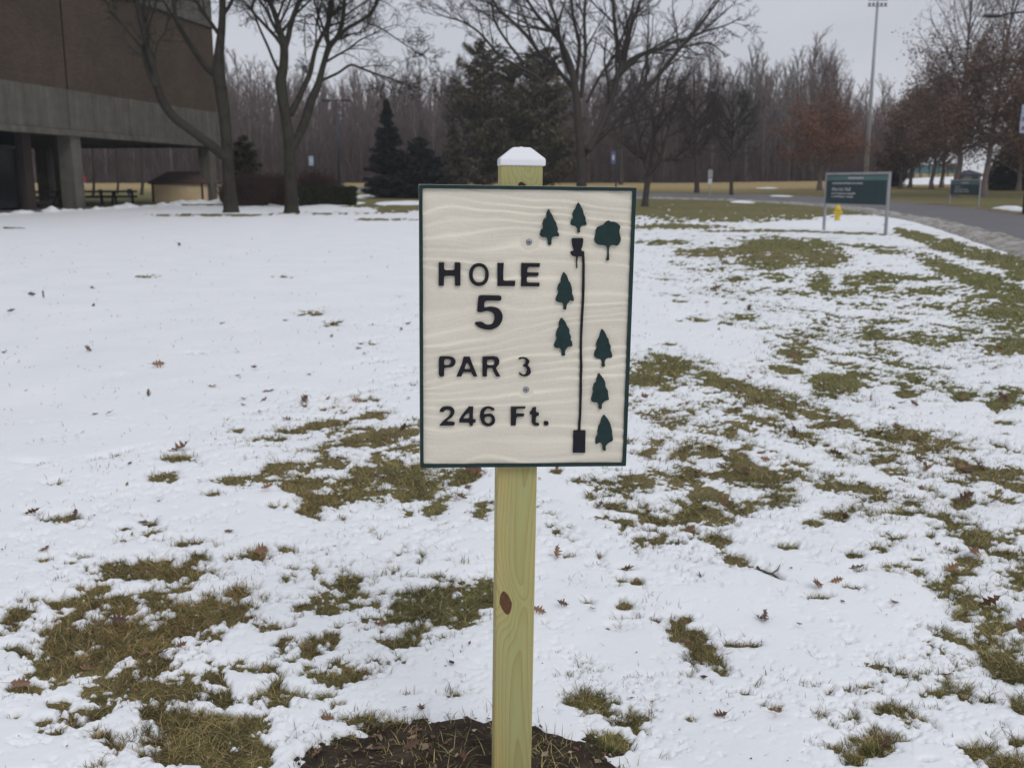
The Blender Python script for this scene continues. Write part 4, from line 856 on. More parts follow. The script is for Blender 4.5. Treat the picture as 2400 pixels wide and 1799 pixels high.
CF = {1: dict(n=7, wig=.16, up=.06, num=6, start=.3, ang=.75, len=.55, rr=.5),
      2: dict(n=6, wig=.22, up=.03, num=8, start=.12, ang=.85, len=.6, rr=.5, rmin=.011),
      3: dict(n=5, wig=.26, up=.0, num=7, start=.1, ang=.85, len=.55, rr=.5, rmin=.009),
      4: dict(n=4, wig=.26, up=.0, num=4, start=.1, ang=.8, len=.5, rr=.6, rmin=.006)}
def photo_tree(name, base_px, limbs, label, seed, mat, cfg=CF, kid_start=.45, Yd=None, tag_group=None, depth_spread=.35):
    """limbs: list of polylines in photo px with radius in px and sideways depth offset at the end (m)"""
    b = G(*base_px) if Yd is None else GX(base_px[0], Yd); Y0 = b[1]; k = FPX / Y0; g = Grow(seed)
    for li, (pts, dy0, dy1, nk) in enumerate(limbs):
        n = len(pts); Q = []
        for i, (px, py, rp) in enumerate(pts):
            p = PZ(px, py, Y0 + dy0 + (dy1 - dy0) * i / (n - 1)); Q.append([*(p - b), rp / k])
        P, R = spline(Q, max(8, n * 4)); g.put(0, P, R); L = np.linalg.norm(np.diff(P, axis=0), axis=1).sum()
        if nk:
            c2 = {**cfg}; c2[1] = {**cfg[1], 'num': nk}; g.kids(P, R, L, 0, c2, kid_start if li else .6)
    return make_tree(name, g, tuple(b), mat, label, group=tag_group)
# near left pair (photo px)
photo_tree('bare_tree', (540, 499), [
    ([(541, 508, 26), (541, 488, 18), (536, 430, 14.5), (533, 360, 13.5), (527, 290, 13.5), (519, 220, 14), (512, 168, 14), (514, 120, 11), (520, 60, 8.5), (521, 0, 7.5), (516, -70, 6), (524, -150, 4.5), (518, -230, 3)], 0, 0, 6),
    ([(531, 372, 11), (510, 353, 12), (480, 330, 10.5), (440, 300, 10.5), (408, 275, 10), (382, 240, 9.5), (368, 200, 8), (357, 150, 7), (343, 100, 6), (330, 50, 6), (322, 0, 6), (312, -60, 4.5), (296, -130, 3)], -.1, -2.0, 4),
    ([(366, 205, 7), (350, 170, 6), (338, 120, 6), (346, 85, 5.5), (340, 50, 5), (337, 10, 4.5), (345, -40, 3.6), (338, -100, 2.5)], -1.2, -.3, 4),
    ([(512, 178, 9), (490, 165, 7.5), (466, 135, 6.5), (440, 95, 6), (415, 50, 5.5), (408, 10, 5), (404, -40, 4), (395, -110, 3)], .1, 2.2, 4),
    ([(338, 118, 4), (322, 100, 3), (290, 62, 2.2), (262, 30, 1.6), (240, -10, 1.2)], -1.0, -2.6, 3),
    ([(520, 40, 5), (540, 10, 4), (560, -40, 3), (590, -90, 2)], 0, 1.2, 7),
    ], 'mossy two stemmed bare tree leaning over the corner of the brick hall', 11, M['bark_green'])
photo_tree('bare_tree', (683, 499), [
    ([(684, 508, 24), (683, 488, 17), (681, 440, 14), (679, 380, 12.5), (677, 330, 13), (670, 280, 12), (662, 230, 12.5), (658, 190, 12.5), (664, 160, 10.5), (666, 120, 9.5), (663, 100, 9), (655, 70, 7), (643, 30, 6), (625, -10, 5.5), (600, -60, 4), (590, -130, 3)], 0, -.6, 10),
    ([(686, 345, 10), (700, 318, 10), (716, 280, 10.5), (730, 235, 10), (745, 200, 8.5), (752, 175, 7.5), (760, 145, 6.5), (772, 110, 7), (790, 88, 5.5), (800, 60, 5), (806, 25, 4.5), (808, -20, 4), (815, -90, 3)], 0, 1.2, 10),
    ([(680, 270, 8), (695, 240, 7), (712, 205, 6.5), (727, 170, 6), (738, 120, 5), (752, 88, 4.5), (766, 60, 4.5), (772, 20, 4), (780, -30, 3.2), (800, -90, 2.2)], 0, 1.0, 8),
    ([(668, 112, 7), (676, 85, 6.5), (682, 55, 6), (693, 25, 5.5), (704, -5, 5), (716, -60, 3.8), (735, -130, 2.6)], -.3, .6, 8),
    ([(796, 86, 4.5), (812, 68, 4.5), (838, 54, 4.2), (862, 38, 4), (878, 18, 4), (889, -5, 3.6), (910, -50, 2.6)], .9, 2.2, 8),
    ([(752, 190, 4), (770, 182, 3.2), (795, 170, 3), (822, 153, 2.8), (850, 162, 2.6), (885, 175, 2.3), (920, 186, 2), (955, 200, 1.5), (985, 208, 1.1)], .6, 1.5, 7),
    ([(652, 165, 4), (640, 140, 3), (628, 110, 3), (612, 75, 2.6), (600, 45, 2.4), (590, 18, 2.2), (596, 2, 1.8), (604, -30, 1.4)], -.2, -1.6, 8),
    ([(640, 25, 4), (637, 0, 3.5), (640, -50, 2.6)], -.5, .4, 6),
    ([(772, 110, 4), (768, 80, 4), (774, 45, 4), (780, 10, 3.5), (778, -40, 2.5)], .8, .2, 7),
    ([(860, 54, 1.8), (895, 68, 1.6), (930, 92, 1.4), (965, 115, 1.1), (985, 130, .8)], 1.5, 2.5, 7),
    ([(752, 78, 2.2), (745, 45, 2), (752, 15, 1.8), (758, -30, 1.4)], .8, -.5, 6),
    ([(752, 76, 1.8), (735, 38, 1.6), (718, 38, 1.4), (714, 60, 1.2), (716, 120, 1), (718, 150, .7)], .8, 0, 3),
    ], 'tall mossy bare tree with a many forked crown in front of the clipped hedge', 12, M['bark_green'])
# big spreading tree beyond the hole sign
CB = {1: dict(n=7, wig=.12, up=.03, num=5, start=.2, ang=.55, len=.5, rr=.55), 2: dict(n=6, wig=.16, up=.03, num=6, start=.1, ang=.65, len=.5, rr=.5, rmin=.016),
      3: dict(n=5, wig=.2, up=.0, num=6, start=.1, ang=.7, len=.5, rr=.5, rmin=.013), 4: dict(n=3, wig=.2, up=.0, num=5, start=.1, ang=.7, len=.5, rr=.6, rmin=.011)}
photo_tree('bare_tree', (1362, 452), [
    ([(1363, 455, 13), (1363, 400, 11), (1360, 340, 10.5), (1355, 280, 10), (1350, 220, 9), (1340, 160, 7), (1320, 110, 5.5), (1290, 70, 4.5), (1255, 30, 3.6), (1225, -20, 3), (1200, -80, 2)], 0, -1, 9),
    ([(1378, 352, 8), (1400, 315, 8), (1420, 270, 8), (1436, 225, 8), (1448, 180, 8), (1456, 160, 7), (1448, 110, 5), (1440, 50, 4.5), (1436, 0, 4), (1420, -70, 2.6)], -.4, 1.5, 9),
    ([(1366, 365, 7), (1395, 335, 6), (1430, 300, 6), (1460, 265, 5.5), (1500, 225, 5.5), (1545, 175, 5), (1580, 130, 4.6), (1610, 95, 4.2), (1640, 60, 3.4), (1670, 20, 2.6), (1700, -20, 1.8)], .4, -1.6, 12),
    ([(1456, 162, 6), (1480, 140, 5), (1510, 125, 4.6), (1545, 115, 4.2), (1585, 95, 3.6), (1605, 95, 3), (1650, 75, 2.6), (1700, 60, 1.8), (1740, 40, 1.2)], 1, 2.4, 11),
    ([(1462, 155, 5.5), (1472, 100, 4.6), (1480, 60, 4.2), (1495, 20, 3.6), (1510, -40, 2.6)], 1, .2, 9),
    ([(1348, 210, 6), (1320, 180, 5), (1295, 150, 5), (1265, 125, 4.6), (1235, 85, 4.2), (1200, 50, 3.8), (1170, 25, 3.4), (1150, -10, 3), (1120, -60, 2)], 0, 2.6, 11),
    ([(1345, 190, 5.5), (1320, 130, 4.8), (1310, 80, 4.2), (1302, 40, 3.6), (1285, -5, 3), (1270, -60, 2)], 0, -2.2, 9),
    ([(1350, 200, 5), (1355, 150, 4.4), (1358, 100, 4), (1345, 50, 3.4), (1340, 0, 3), (1345, -60, 2)], 0, .8, 9),
    ([(1362, 230, 5), (1368, 170, 4.6), (1372, 120, 4), (1370, 60, 3.6), (1372, 0, 3), (1380, -60, 2)], 0, -1, 9),
    ([(1290, 205, 3.4), (1250, 175, 3.2), (1205, 150, 3.2), (1170, 130, 3), (1140, 95, 2.8), (1115, 70, 2.4), (1080, 50, 2), (1045, 40, 1.4), (1020, 30, 1)], -.6, -2.8, 11),
    ([(1230, 150, 2.8), (1190, 100, 2.8), (1160, 50, 2.6), (1152, 0, 2.2), (1140, -50, 1.6)], -1, -3.4, 9),
    ([(1375, 240, 4), (1400, 190, 3.6), (1440, 130, 3), (1460, 115, 2.6), (1420, 60, 2)], 0, 3, 8),
    ([(1700, 130, 1), (1660, 100, 1.6), (1600, 112, 2.2), (1560, 120, 2.8)][::-1], 0, -3, 7),
    ], 'big spreading bare tree whose crown fans out above the hole sign', 13, M['bark_grey'], cfg=CB, kid_start=.15, Yd=72)
CS = {1: dict(n=6, wig=.18, up=.02, num=6, start=.2, ang=.7, len=.55, rr=.5), 2: dict(n=5, wig=.22, up=.0, num=6, start=.1, ang=.75, len=.5, rr=.5, rmin=.013),
      3: dict(n=4, wig=.25, up=-.02, num=5, start=.1, ang=.8, len=.5, rr=.5, rmin=.010), 4: dict(n=3, wig=.2, up=0, num=3, start=.1, ang=.8, len=.5, rr=.5, rmin=.009)}
photo_tree('bare_tree', (1512, 484), [
    ([(1511, 488, 10), (1513, 465, 7.5), (1516, 440, 7), (1520, 410, 7), (1522, 395, 5.5), (1528, 360, 4.5), (1535, 310, 4), (1530, 260, 3.4), (1540, 210, 2.6), (1545, 165, 1.8)], 0, .5, 12),
    ([(1520, 408, 5.5), (1535, 392, 5), (1548, 370, 4.6), (1558, 335, 4), (1568, 300, 3.4), (1575, 260, 2.8), (1590, 215, 2), (1600, 180, 1.4)], 0, -1, 11),
    ([(1545, 378, 3.4), (1570, 372, 3), (1595, 360, 2.6), (1620, 340, 2), (1640, 310, 1.5)], 0, -.6, 8),
    ([(1519, 400, 4.5), (1508, 370, 4), (1498, 330, 3.6), (1492, 290, 3), (1480, 240, 2.4), (1478, 195, 1.6)], 0, .8, 10),
    ([(1510, 375, 3), (1490, 362, 2.6), (1470, 345, 2), (1450, 320, 1.4)], .2, -1, 8),
    ([(1535, 310, 3), (1555, 250, 2.4), (1562, 200, 2), (1580, 150, 1.4)], .2, 1.2, 8)], 'small low forking bare tree on the near lawn edge just right of the hole sign', 14, M['bark_grey'], cfg=CS, kid_start=.1)
for (bx, by, w_, top, lab, sd, lean) in ((1633, 452, 5.5, 160, 'straight bare tree across the road with the thicker trunk', 15, -6), (1714, 458, 4.2, 215, 'thin straight bare tree across the road left of the orange oak', 16, 4), (1455, 433, 4.5, 250, 'slim dark bare tree right behind the edge of the hole sign', 17, 2), (1090, 440, 4, 250, 'slim bare tree half hidden by the left part of the hole sign', 18, -3)):
    photo_tree('bare_tree', (bx, by), [([(bx, by + 3, w_ * 1.3), (bx, by - 25, w_), (bx + lean * .3, by - 80, w_ * .85), (bx + lean * .6, (by + top) / 2 + 20, w_ * .6), (bx + lean, top + 30, w_ * .35), (bx + lean, top, w_ * .15)], 0, 0, 0)] +
        [([(bx + lean * .4, by - 75 - 18 * j, w_ * .5), (bx + sg * (14 + 7 * (j % 3)), by - 100 - 20 * j, w_ * .35), (bx + sg * (30 + 10 * (j % 2)), by - 135 - 17 * j, w_ * .2), (bx + sg * (44 - j * 3), by - 165 - 16 * j, w_ * .12)], 0, (-1) ** j * 1.4, 10) for j in range(7) for sg in (-1, 1)],
        lab, sd, M['bark_grey'], cfg=CS, kid_start=.05)

# oaks that kept their brown leaves
def leaf_cards(tips, n, size, seed, pal, spread, zlim=None, flat=.0, pick=None):
    r = np.random.default_rng(seed); tips = np.array(tips)
    if pick is not None: tips = tips[pick(tips)]
    k = r.integers(0, len(tips), n); C = tips[k] + r.normal(0, spread, (n, 3))
    A = r.normal(0, 1, (n, 3)); A[:, 2] *= (1 - flat); A /= np.linalg.norm(A, axis=1, keepdims=True); B_ = r.normal(0, 1, (n, 3)); B_ -= A * (A * B_).sum(1, keepdims=True); B_ /= np.linalg.norm(B_, axis=1, keepdims=True)
    s = size * (.6 + .8 * r.random((n, 1))); A *= s; B_ *= s * .55
    V = np.stack([C - A, C - A * .2 + B_, C + A, C + A * .1 - B_ * .9], 1).reshape(-1, 3); q = np.arange(n)[:, None] * 4
    c = np.array(pal)[r.integers(0, len(pal), n)] * (.7 + .6 * r.random((n, 1)))
    return V, q + np.arange(4)[None], np.repeat(c, 4, 0)
OAKPAL = [(.17, .104, .076), (.205, .13, .092), (.145, .098, .076), (.24, .155, .108), (.125, .092, .078)]
def oak(base_px, top, half, trunk_w, label, seed, nleaf, size=.13, Yd=None, crown_from=.18, bare_top=.72, lean=0, pal=OAKPAL, mat='bark_wood', spread=.32):
    b = G(*base_px) if Yd is None else GX(base_px[0], Yd); Yb = b[1]; k = FPX / Yb; hh = PZ(base_px[0], top, Yb)[2] - b[2]; g = Grow(seed); r = g.r
    n = 12; P = np.stack([np.linspace(0, lean, n) + np.array([r.gauss(0, .05) for _ in range(n)]), np.zeros(n), np.linspace(-.2, hh, n)], 1); R = np.linspace(trunk_w / k, .03, n); R[0] *= 1.5; g.put(0, P, R)
    cfg = {1: dict(n=7, wig=.08, up=.05), 2: dict(n=5, wig=.14, up=.03, num=9, start=.2, ang=.8, len=.38, rr=.5, rmin=.014), 3: dict(n=4, wig=.2, up=.0, num=5, start=.1, ang=.8, len=.5, rr=.5, rmin=.010), 4: dict(n=3, wig=.2, up=0, num=3, start=.1, ang=.8, len=.5, rr=.5, rmin=.008)}
    nb_ = 46
    for j in range(nb_):
        t = crown_from + (1 - crown_from) * (j + r.random() * .6) / nb_; i = min(int(t * (n - 1)), n - 2); q_ = P[i] + (P[i + 1] - P[i]) * (t * (n - 1) - i)
        az = j * 2.4 + r.random(); tt = (t - crown_from) / (1 - crown_from); elev = .15 + 1.15 * tt ** .6
        Lb = half / k * (1.08 - .80 * tt ** 1.2) * r.uniform(.8, 1.1); g.branch(q_, (math.cos(az) * math.cos(elev), math.sin(az) * math.cos(elev), math.sin(elev)), Lb / max(.45, math.cos(elev)), max(.02, R[i] * .42), 1, cfg)
    t = make_tree('oak_tree', g, tuple(b), M[mat], label)
    zt_ = hh * bare_top
    rr_ = np.random.default_rng(seed)
    V, F_, c = leaf_cards(g.tips, nleaf, size, seed, pal, spread, pick=lambda T: (T[:, 2] < zt_ + rr_.normal(0, hh * .12, len(T))) & (T[:, 2] > hh * crown_from * .5))
    lf = mesh_np('foliage', V, F_, M['oak_leaf'], t); vcol(lf, c); return t
ORG = [(.26, .125, .072), (.20, .102, .062), (.30, .145, .080), (.155, .088, .06)]
oak((1919, 446), 178, 92, 5.5, 'oak with dull orange leaves behind the large green sign', 21, 15000, .085, crown_from=.20, bare_top=.66, pal=ORG, mat='bark_wood')
oak((2237, 432), -30, 150, 7.5, 'tall brown leaved oak behind the small green sign', 22, 15000, .085, Yd=78, crown_from=.20, bare_top=.66)
oak((2303, 462), -40, 135, 7, 'tall brown leaved oak just right of the small green sign', 23, 14000, .085, crown_from=.22, bare_top=.64, lean=1.0)
oak((2182, 431), 190, 80, 5, 'shorter dark brown oak left of the small green sign', 24, 10000, .10, Yd=100, crown_from=.22, bare_top=.9)
oak((2108, 431), 270, 52, 4.5, 'low reddish oak at the left end of the oak row', 25, 8000, .12, Yd=104, crown_from=.22, bare_top=1.0)
oak((2132, 430), 240, 55, 4.5, 'low reddish oak second in the oak row', 26, 8000, .12, Yd=108, crown_from=.25, bare_top=1.0)
oak((2206, 431), 215, 70, 5, 'dark brown oak in the middle of the oak row', 27, 9000, .11, Yd=106, crown_from=.22, bare_top=.95)
oak((2385, 440), 120, 110, 5, 'dark oak at the right edge of the frame', 28, 12000, .11, Yd=92, crown_from=.12, bare_top=.95)
oak((2450, 445), 60, 120, 5, 'tall brown oak outside the right edge of the row', 29, 8000, .16, Yd=80, crown_from=.16, bare_top=.9)

# ------------------------------------------------------------------ evergreens
def conifer(px, ybase, ytop, half, label, seed, pal, n=9000, Yd=None, size=.16, name='spruce_tree', droop=-.25, skirt=.06, rough=.2, power=1.0):
    b = G(px, ybase) if Yd is None else GX(px, Yd); k = FPX / b[1]; hh = PZ(px, ytop, b[1])[2] - b[2]; W = half / k; r = np.random.default_rng(seed)
    t = thing(name, label, 'conifer', tuple(b))
    P = np.stack([np.zeros(8), np.zeros(8), np.linspace(-.1, hh * .97, 8)], 1); V, F_ = tubes([(P, np.linspace(W * .09, .02, 8))], 8); mesh_np('trunk', V, F_, M['bark_grey'], t, smooth=True)
    nb_ = 230; u = skirt + (1 - skirt) * r.random(nb_) ** 1.25; az = r.random(nb_) * 6.283
    Lb = W * (1 - u) ** power * (1 + rough * r.normal(0, 1, nb_)).clip(.4, 1.35) + .12; nn = np.maximum(6, (n * Lb / Lb.sum()).astype(int)); bi = np.repeat(np.arange(nb_), nn); m = len(bi)
    s = r.random(m) ** .6; rad = Lb[bi] * s; zz = u[bi] * hh + rad * droop + .25 * Lb[bi] * s ** 2
    side = r.normal(0, 1, m) * .16 * Lb[bi] * (1.1 - s * .6) + r.normal(0, .03, m)
    ca, sa = np.cos(az[bi]), np.sin(az[bi]); C = np.stack([ca * rad - sa * side, sa * rad + ca * side, zz + r.normal(0, .06, m) - np.abs(side) * .25], 1)
    D_ = np.stack([ca, sa, np.full(m, -.25)], 1) + r.normal(0, .45, (m, 3)); D_ /= np.linalg.norm(D_, axis=1, keepdims=True)
    S_ = np.cross(D_, np.array([0, 0, 1.0]) + r.normal(0, .4, (m, 3))); S_ /= np.linalg.norm(S_, axis=1, keepdims=True) + 1e-9
    L_ = size * (.7 + .7 * r.random((m, 1))); V = np.stack([C - D_ * L_ * .5 - S_ * L_ * .22, C - D_ * L_ * .4 + S_ * L_ * .22, C + D_ * L_], 1).reshape(-1, 3)
    cc = np.array(pal)[r.integers(0, len(pal), m)] * (.7 + .6 * r.random((m, 1)))
    o = mesh_np('crown', V, np.arange(m * 3).reshape(-1, 3), M['needles'], t); vcol(o, np.repeat(cc, 3, 0)); return t
DK = [(.020, .027, .026), (.028, .036, .034), (.016, .022, .022), (.035, .044, .038)]
OL = [(.088, .080, .044), (.115, .102, .054), (.070, .068, .040), (.15, .125, .072)]
conifer(911, 464, 234, 56, 'taller dark blue green spruce on the lawn left of the hole sign', 31, DK, 34000, size=.20)
conifer(985, 464, 322, 72, 'shorter broad dark spruce touching the left edge of the hole sign', 32, DK, 34000, size=.20, power=.62)
conifer(1135, 432, 98, 74, 'tall olive pine rising behind the left half of the sign board', 33, OL, 17000, Yd=112, size=.38, name='pine_tree', rough=.5, power=.34, droop=.25, skirt=.02)
conifer(1195, 432, 150, 50, 'middle olive pine directly behind the white post cap', 34, OL, 16000, Yd=120, size=.38, name='pine_tree', rough=.5, power=.4, droop=.25, skirt=.02)
conifer(1268, 432, 118, 82, 'broad olive pine behind the trunk of the spreading tree', 35, OL, 20000, Yd=114, size=.38, name='pine_tree', rough=.5, power=.36, droop=.25, skirt=.02)
conifer(1064, 432, 290, 34, 'short brownish cedar beside the broad dark spruce', 36, [(.085, .068, .045), (.06, .052, .034), (.1, .08, .055)], 6000, Yd=100, size=.25, name='cedar_tree', rough=.4, power=.6)
conifer(578, 474, 318, 42, 'rounded dark evergreen beside the stem of the left mossy tree', 37, [(.032, .036, .018), (.045, .046, .024), (.06, .052, .028)], 14000, Yd=64, size=.16, name='yew_tree', power=.5, rough=.25)
conifer(2370, 440, 340, 60, 'dark evergreen mass under the oaks at the right edge', 38, [(.022, .022, .018), (.03, .028, .022)], 14000, Yd=96, size=.3, name='pine_tree', power=.4, rough=.3)
conifer(2085, 430, 330, 30, 'small dark evergreen at the left foot of the oak row', 39, [(.03, .034, .026), (.04, .042, .03)], 6000, Yd=112, size=.3, name='pine_tree', power=.5, rough=.3)

# ------------------------------------------------------------------ hedge and twiggy shrubs
def hedge():
    a, b_ = G(700, 486), G(832, 481); r = np.random.default_rng(41); n = 26000; L = b_ - a; w = 1.5
    t = thing('clipped_hedge', 'low clipped dark green hedge right of the second mossy tree', 'hedge', tuple(a)); zt_ = PZ(760, 441, a[1])[2] - a[2]
    u = r.random(n); v = r.random(n); z = r.random(n); f = r.integers(0, 3, n); v = np.where(f == 0, r.normal(.02, .04, n), v); z = np.where(f == 1, r.normal(.97, .04, n), z)
    bump = .10 * vnoise(u * 9, v * 3); C = np.stack([L[0] * u, L[1] * u + w * v * (.95 + bump), (z * zt_) * (1 + bump)], 1) + r.normal(0, .02, (n, 3))
    A = r.normal(0, 1, (n, 3)); A /= np.linalg.norm(A, axis=1, keepdims=True); B_ = r.normal(0, 1, (n, 3)); B_ /= np.linalg.norm(B_, axis=1, keepdims=True); s = .06
    V = np.stack([C - A * s, C + B_ * s * .7, C + A * s], 1).reshape(-1, 3); c = np.array([(.022, .030, .014), (.032, .042, .018), (.018, .024, .012), (.05, .045, .022)])[r.integers(0, 4, n)]
    o = mesh_np('foliage', V, np.arange(n * 3).reshape(-1, 3), M['needles'], t); vcol(o, np.repeat(c, 3, 0))
    MB().slab([(0.1, .15), (L[0] - .1, L[1] + .15), (L[0] - .1, L[1] + w - .15), (.1, w - .15)], (-.1, zt_ * .88)).build('branches', simple('hedge_core', (.014, .014, .010), .95), t)
hedge()
def twig_shrub(px, py, ytop, half, label, seed, n=260, Yd=None, mat='brush'):
    b = G(px, py) if Yd is None else GX(px, Yd); k = FPX / b[1]; hh = PZ(px, ytop, b[1])[2] - b[2]; W = half / k; r = random.Random(seed); paths = []
    for i in range(n):
        x, y = r.uniform(-W, W), r.uniform(-1, 1) * min(W, 1.4) * .6; top = hh * r.uniform(.55, 1.05) * math.sqrt(max(.15, 1 - (x / W) ** 2 * .7)); d = np.array([r.gauss(0, .35), r.gauss(0, .35), 1.0])
        P = np.array([[x * .7, y * .7, -.05], [x * .8 + d[0] * .2, y * .8 + d[1] * .2, top * .4], [x + d[0] * .35, y + d[1] * .35, top * .75], [x + d[0] * .6, y + d[1] * .6, top]]); paths.append((P, np.array([.014, .011, .008, .005]) * 1.4))
        for q_ in range(4):
            s = P[1 + q_ % 2] + (P[2] - P[1]) * r.random(); e_ = s + np.array([r.gauss(0, .3), r.gauss(0, .3), r.uniform(.1, .6)]) * hh * .35; paths.append((np.array([s, (s + e_) / 2 + .03, e_]), np.array([.010, .008, .005])))
    V, F_ = tubes(paths, 3); o = mesh_np('twiggy_shrub', V, F_, M[mat]); o.location = tuple(b); return tag(o, label, 'shrub')
m = simple('red_brown_twigs', (.070, .042, .038), .95, .1, .3, .6); M['redtwig'] = m
twig_shrub(585, 482, 412, 48, 'reddish twiggy shrub between the two mossy trees', 51, 700, Yd=58, mat='redtwig')
twig_shrub(650, 482, 412, 40, 'reddish twiggy shrub directly behind the second mossy tree', 52, 600, Yd=60, mat='redtwig')
twig_shrub(745, 470, 405, 50, 'reddish twiggy shrub rising behind the clipped hedge', 53, 700, Yd=63, mat='redtwig')
b = G(512, 483)
twig_shrub(540, 474, 430, 22, 'low dark shrub at the foot of the far column', 54, 300, Yd=62, mat='redtwig')

# ------------------------------------------------------------------ the bare wood beyond the field
def wood_tree(seed, hh, w, low=.22):
    g = Grow(seed); r = g.r; n = 10
    P = np.stack([np.cumsum([r.gauss(0, .10) for _ in range(n)]), np.cumsum([r.gauss(0, .10) for _ in range(n)]), np.linspace(-.3, hh, n)], 1); R = np.linspace(.21, .03, n) * (.7 + .6 * r.random()); g.put(0, P, R)
    cfg = {1: dict(n=5, wig=.10, up=.10), 2: dict(n=4, wig=.14, up=.08, num=5, start=.2, ang=.6, len=.45, rr=.6, rmin=.026), 3: dict(n=3, wig=.15, up=.03, num=4, start=.1, ang=.6, len=.55, rr=.6, rmin=.020)}
    nb_ = 40
    for j in range(nb_):
        t = low + (.97 - low) * (j + r.random()) / nb_; i = min(int(t * (n - 1)), n - 2); q_ = P[i] + (P[i + 1] - P[i]) * (t * (n - 1) - i); az = r.random() * 6.283; el = .6 + .55 * t + r.uniform(-.2, .2)
        g.branch(q_, (math.cos(az) * math.cos(el), math.sin(az) * math.cos(el), math.sin(el)), w * r.uniform(.7, 1.3) * (1.15 - .55 * t), .06, 1, cfg)
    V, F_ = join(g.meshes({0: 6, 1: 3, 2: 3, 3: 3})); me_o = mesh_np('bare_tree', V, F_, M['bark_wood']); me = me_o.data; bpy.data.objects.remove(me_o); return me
WT = [wood_tree(100 + i, 16.5 + .5 * (i % 3), 3.2 + .3 * (i % 2)) for i in range(6)]
pale_mesh = []
for me in WT[:3]:
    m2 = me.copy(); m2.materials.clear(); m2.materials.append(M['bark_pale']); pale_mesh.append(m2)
r = random.Random(77); cnt = 0
LINE = [(0, 200), (150, 200), (300, 190), (480, 160), (560, 156), (700, 178), (800, 180), (880, 172), (960, 165), (1100, 165), (1300, 160), (1500, 158), (1620, 150), (1700, 150), (1760, 132), (1830, 135), (1880, 128), (1905, 150), (1950, 165), (2000, 215), (2060, 200), (2120, 235), (2250, 240), (2500, 240)]
rows = [(150, 78, .95), (156, 74, 1.0), (163, 66, 1.03), (172, 60, 1.06)]
for Yr, nt_, hs in rows:
    for j in range(nt_):
        Yt = Yr + r.uniform(-3, 3); x_lo, x_hi = -(1200 + 150) / FPX * Yr, (2130 - 1200) / FPX * Yr
        x = x_lo + (x_hi - x_lo) * (j + r.random()) / nt_; px = 1200 + x / Yt * FPX; z0_ = float(H(x, Yt))
        if px > 1960 and r.random() < .45: continue
        tgt = PZ(px, np.interp(px, [a for a, _ in LINE], [b for _, b in LINE]), Yt)[2] - z0_; tgt *= hs * r.uniform(.80, 1.06)
        pale = (1650 < px < 1900 and r.random() < .35) or r.random() < .06
        me = r.choice(pale_mesh if pale else WT); o = bpy.data.objects.new('bare_tree', me); col.objects.link(o)
        s = tgt / 17.0; o.location = (x, Yt, z0_); o.rotation_euler.z = r.random() * 6.28; o.scale = (s * r.uniform(.9, 1.15), s * r.uniform(.9, 1.15), s)
        zn = [(515, 'beside the brick hall'), (690, 'between the two mossy trees'), (860, 'left of the dark spruces'), (1080, 'above the dark spruces'), (1400, 'behind the olive pines'), (1640, 'behind the small forking tree'), (1830, 'left of the orange oak'), (2010, 'behind the orange oak'), (9999, 'right of the floodlight mast')]
        w_ = [t_ for a_, t_ in zn if px < a_][0]; tag(o, ('pale' if pale else 'brown grey') + ' bare tree in the ' + ('front rank' if Yr == 150 else 'depth') + ' of the wood ' + w_, 'tree', 'bare trees of the far wood'); cnt += 1
print('wood trees', cnt)
def brushwood():
    rr_ = np.random.default_rng(8); paths = []
    for i in range(26000):
        px = rr_.uniform(-160, 2120); Yt = rr_.uniform(146, 176); x = (px - 1200) / FPX * Yt; z0_ = float(0.0); paths.append((x, Yt))
    A = np.array(paths); z = H(A[:, 0], A[:, 1]); hh = (1.5 + 7.5 * rr_.random(len(A)) ** 1.4) * (1 + .6 * vnoise(A[:, 0] * .15, A[:, 1] * .15)); out = []
    dx = rr_.normal(0, .22, (len(A), 2)) * hh[:, None]
    for i in range(len(A)):
        p = np.array([[A[i, 0], A[i, 1], z[i] - .1], [A[i, 0] + dx[i, 0] * .4, A[i, 1] + dx[i, 1] * .4, z[i] + hh[i] * .5], [A[i, 0] + dx[i, 0], A[i, 1] + dx[i, 1], z[i] + hh[i]]]); out.append((p, np.array([.045, .035, .015])))
    V, F_ = tubes(out, 3); o = mesh_np('brushwood', V, F_, M['brush']); tag(o, 'brown tangled brushwood filling the foot of the far wood', 'brushwood', kind='stuff')
brushwood()
def far_wood():
    """the depth of the wood: ranks of stems and boughs behind the front trees, read as one mass"""
    rr_ = np.random.default_rng(9); out = []
    for i in range(15000):
        px = rr_.uniform(-200, 2100); Yt = rr_.uniform(176, 215); x = (px - 1200) / FPX * Yt; z0_ = float(H(x, Yt)); top = PZ(px, np.interp(px, [a for a, _ in LINE], [b + 22 for _, b in LINE]), Yt)[2] - z0_
        h0 = rr_.uniform(0, .75) ** 1.3 * top; h1 = min(top, h0 + rr_.uniform(2, 7)); l = rr_.normal(0, .25, 2) * (h1 - h0); w_ = rr_.uniform(.04, .15)
        out.append((np.array([[x, Yt, z0_ + h0], [x + l[0] * .4, Yt + l[1] * .4, z0_ + (h0 + h1) / 2], [x + l[0], Yt + l[1], z0_ + h1]]), np.array([w_, w_ * .8, w_ * .4])))
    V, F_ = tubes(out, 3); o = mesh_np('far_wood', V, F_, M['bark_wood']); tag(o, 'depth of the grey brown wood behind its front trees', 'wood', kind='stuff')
far_wood()
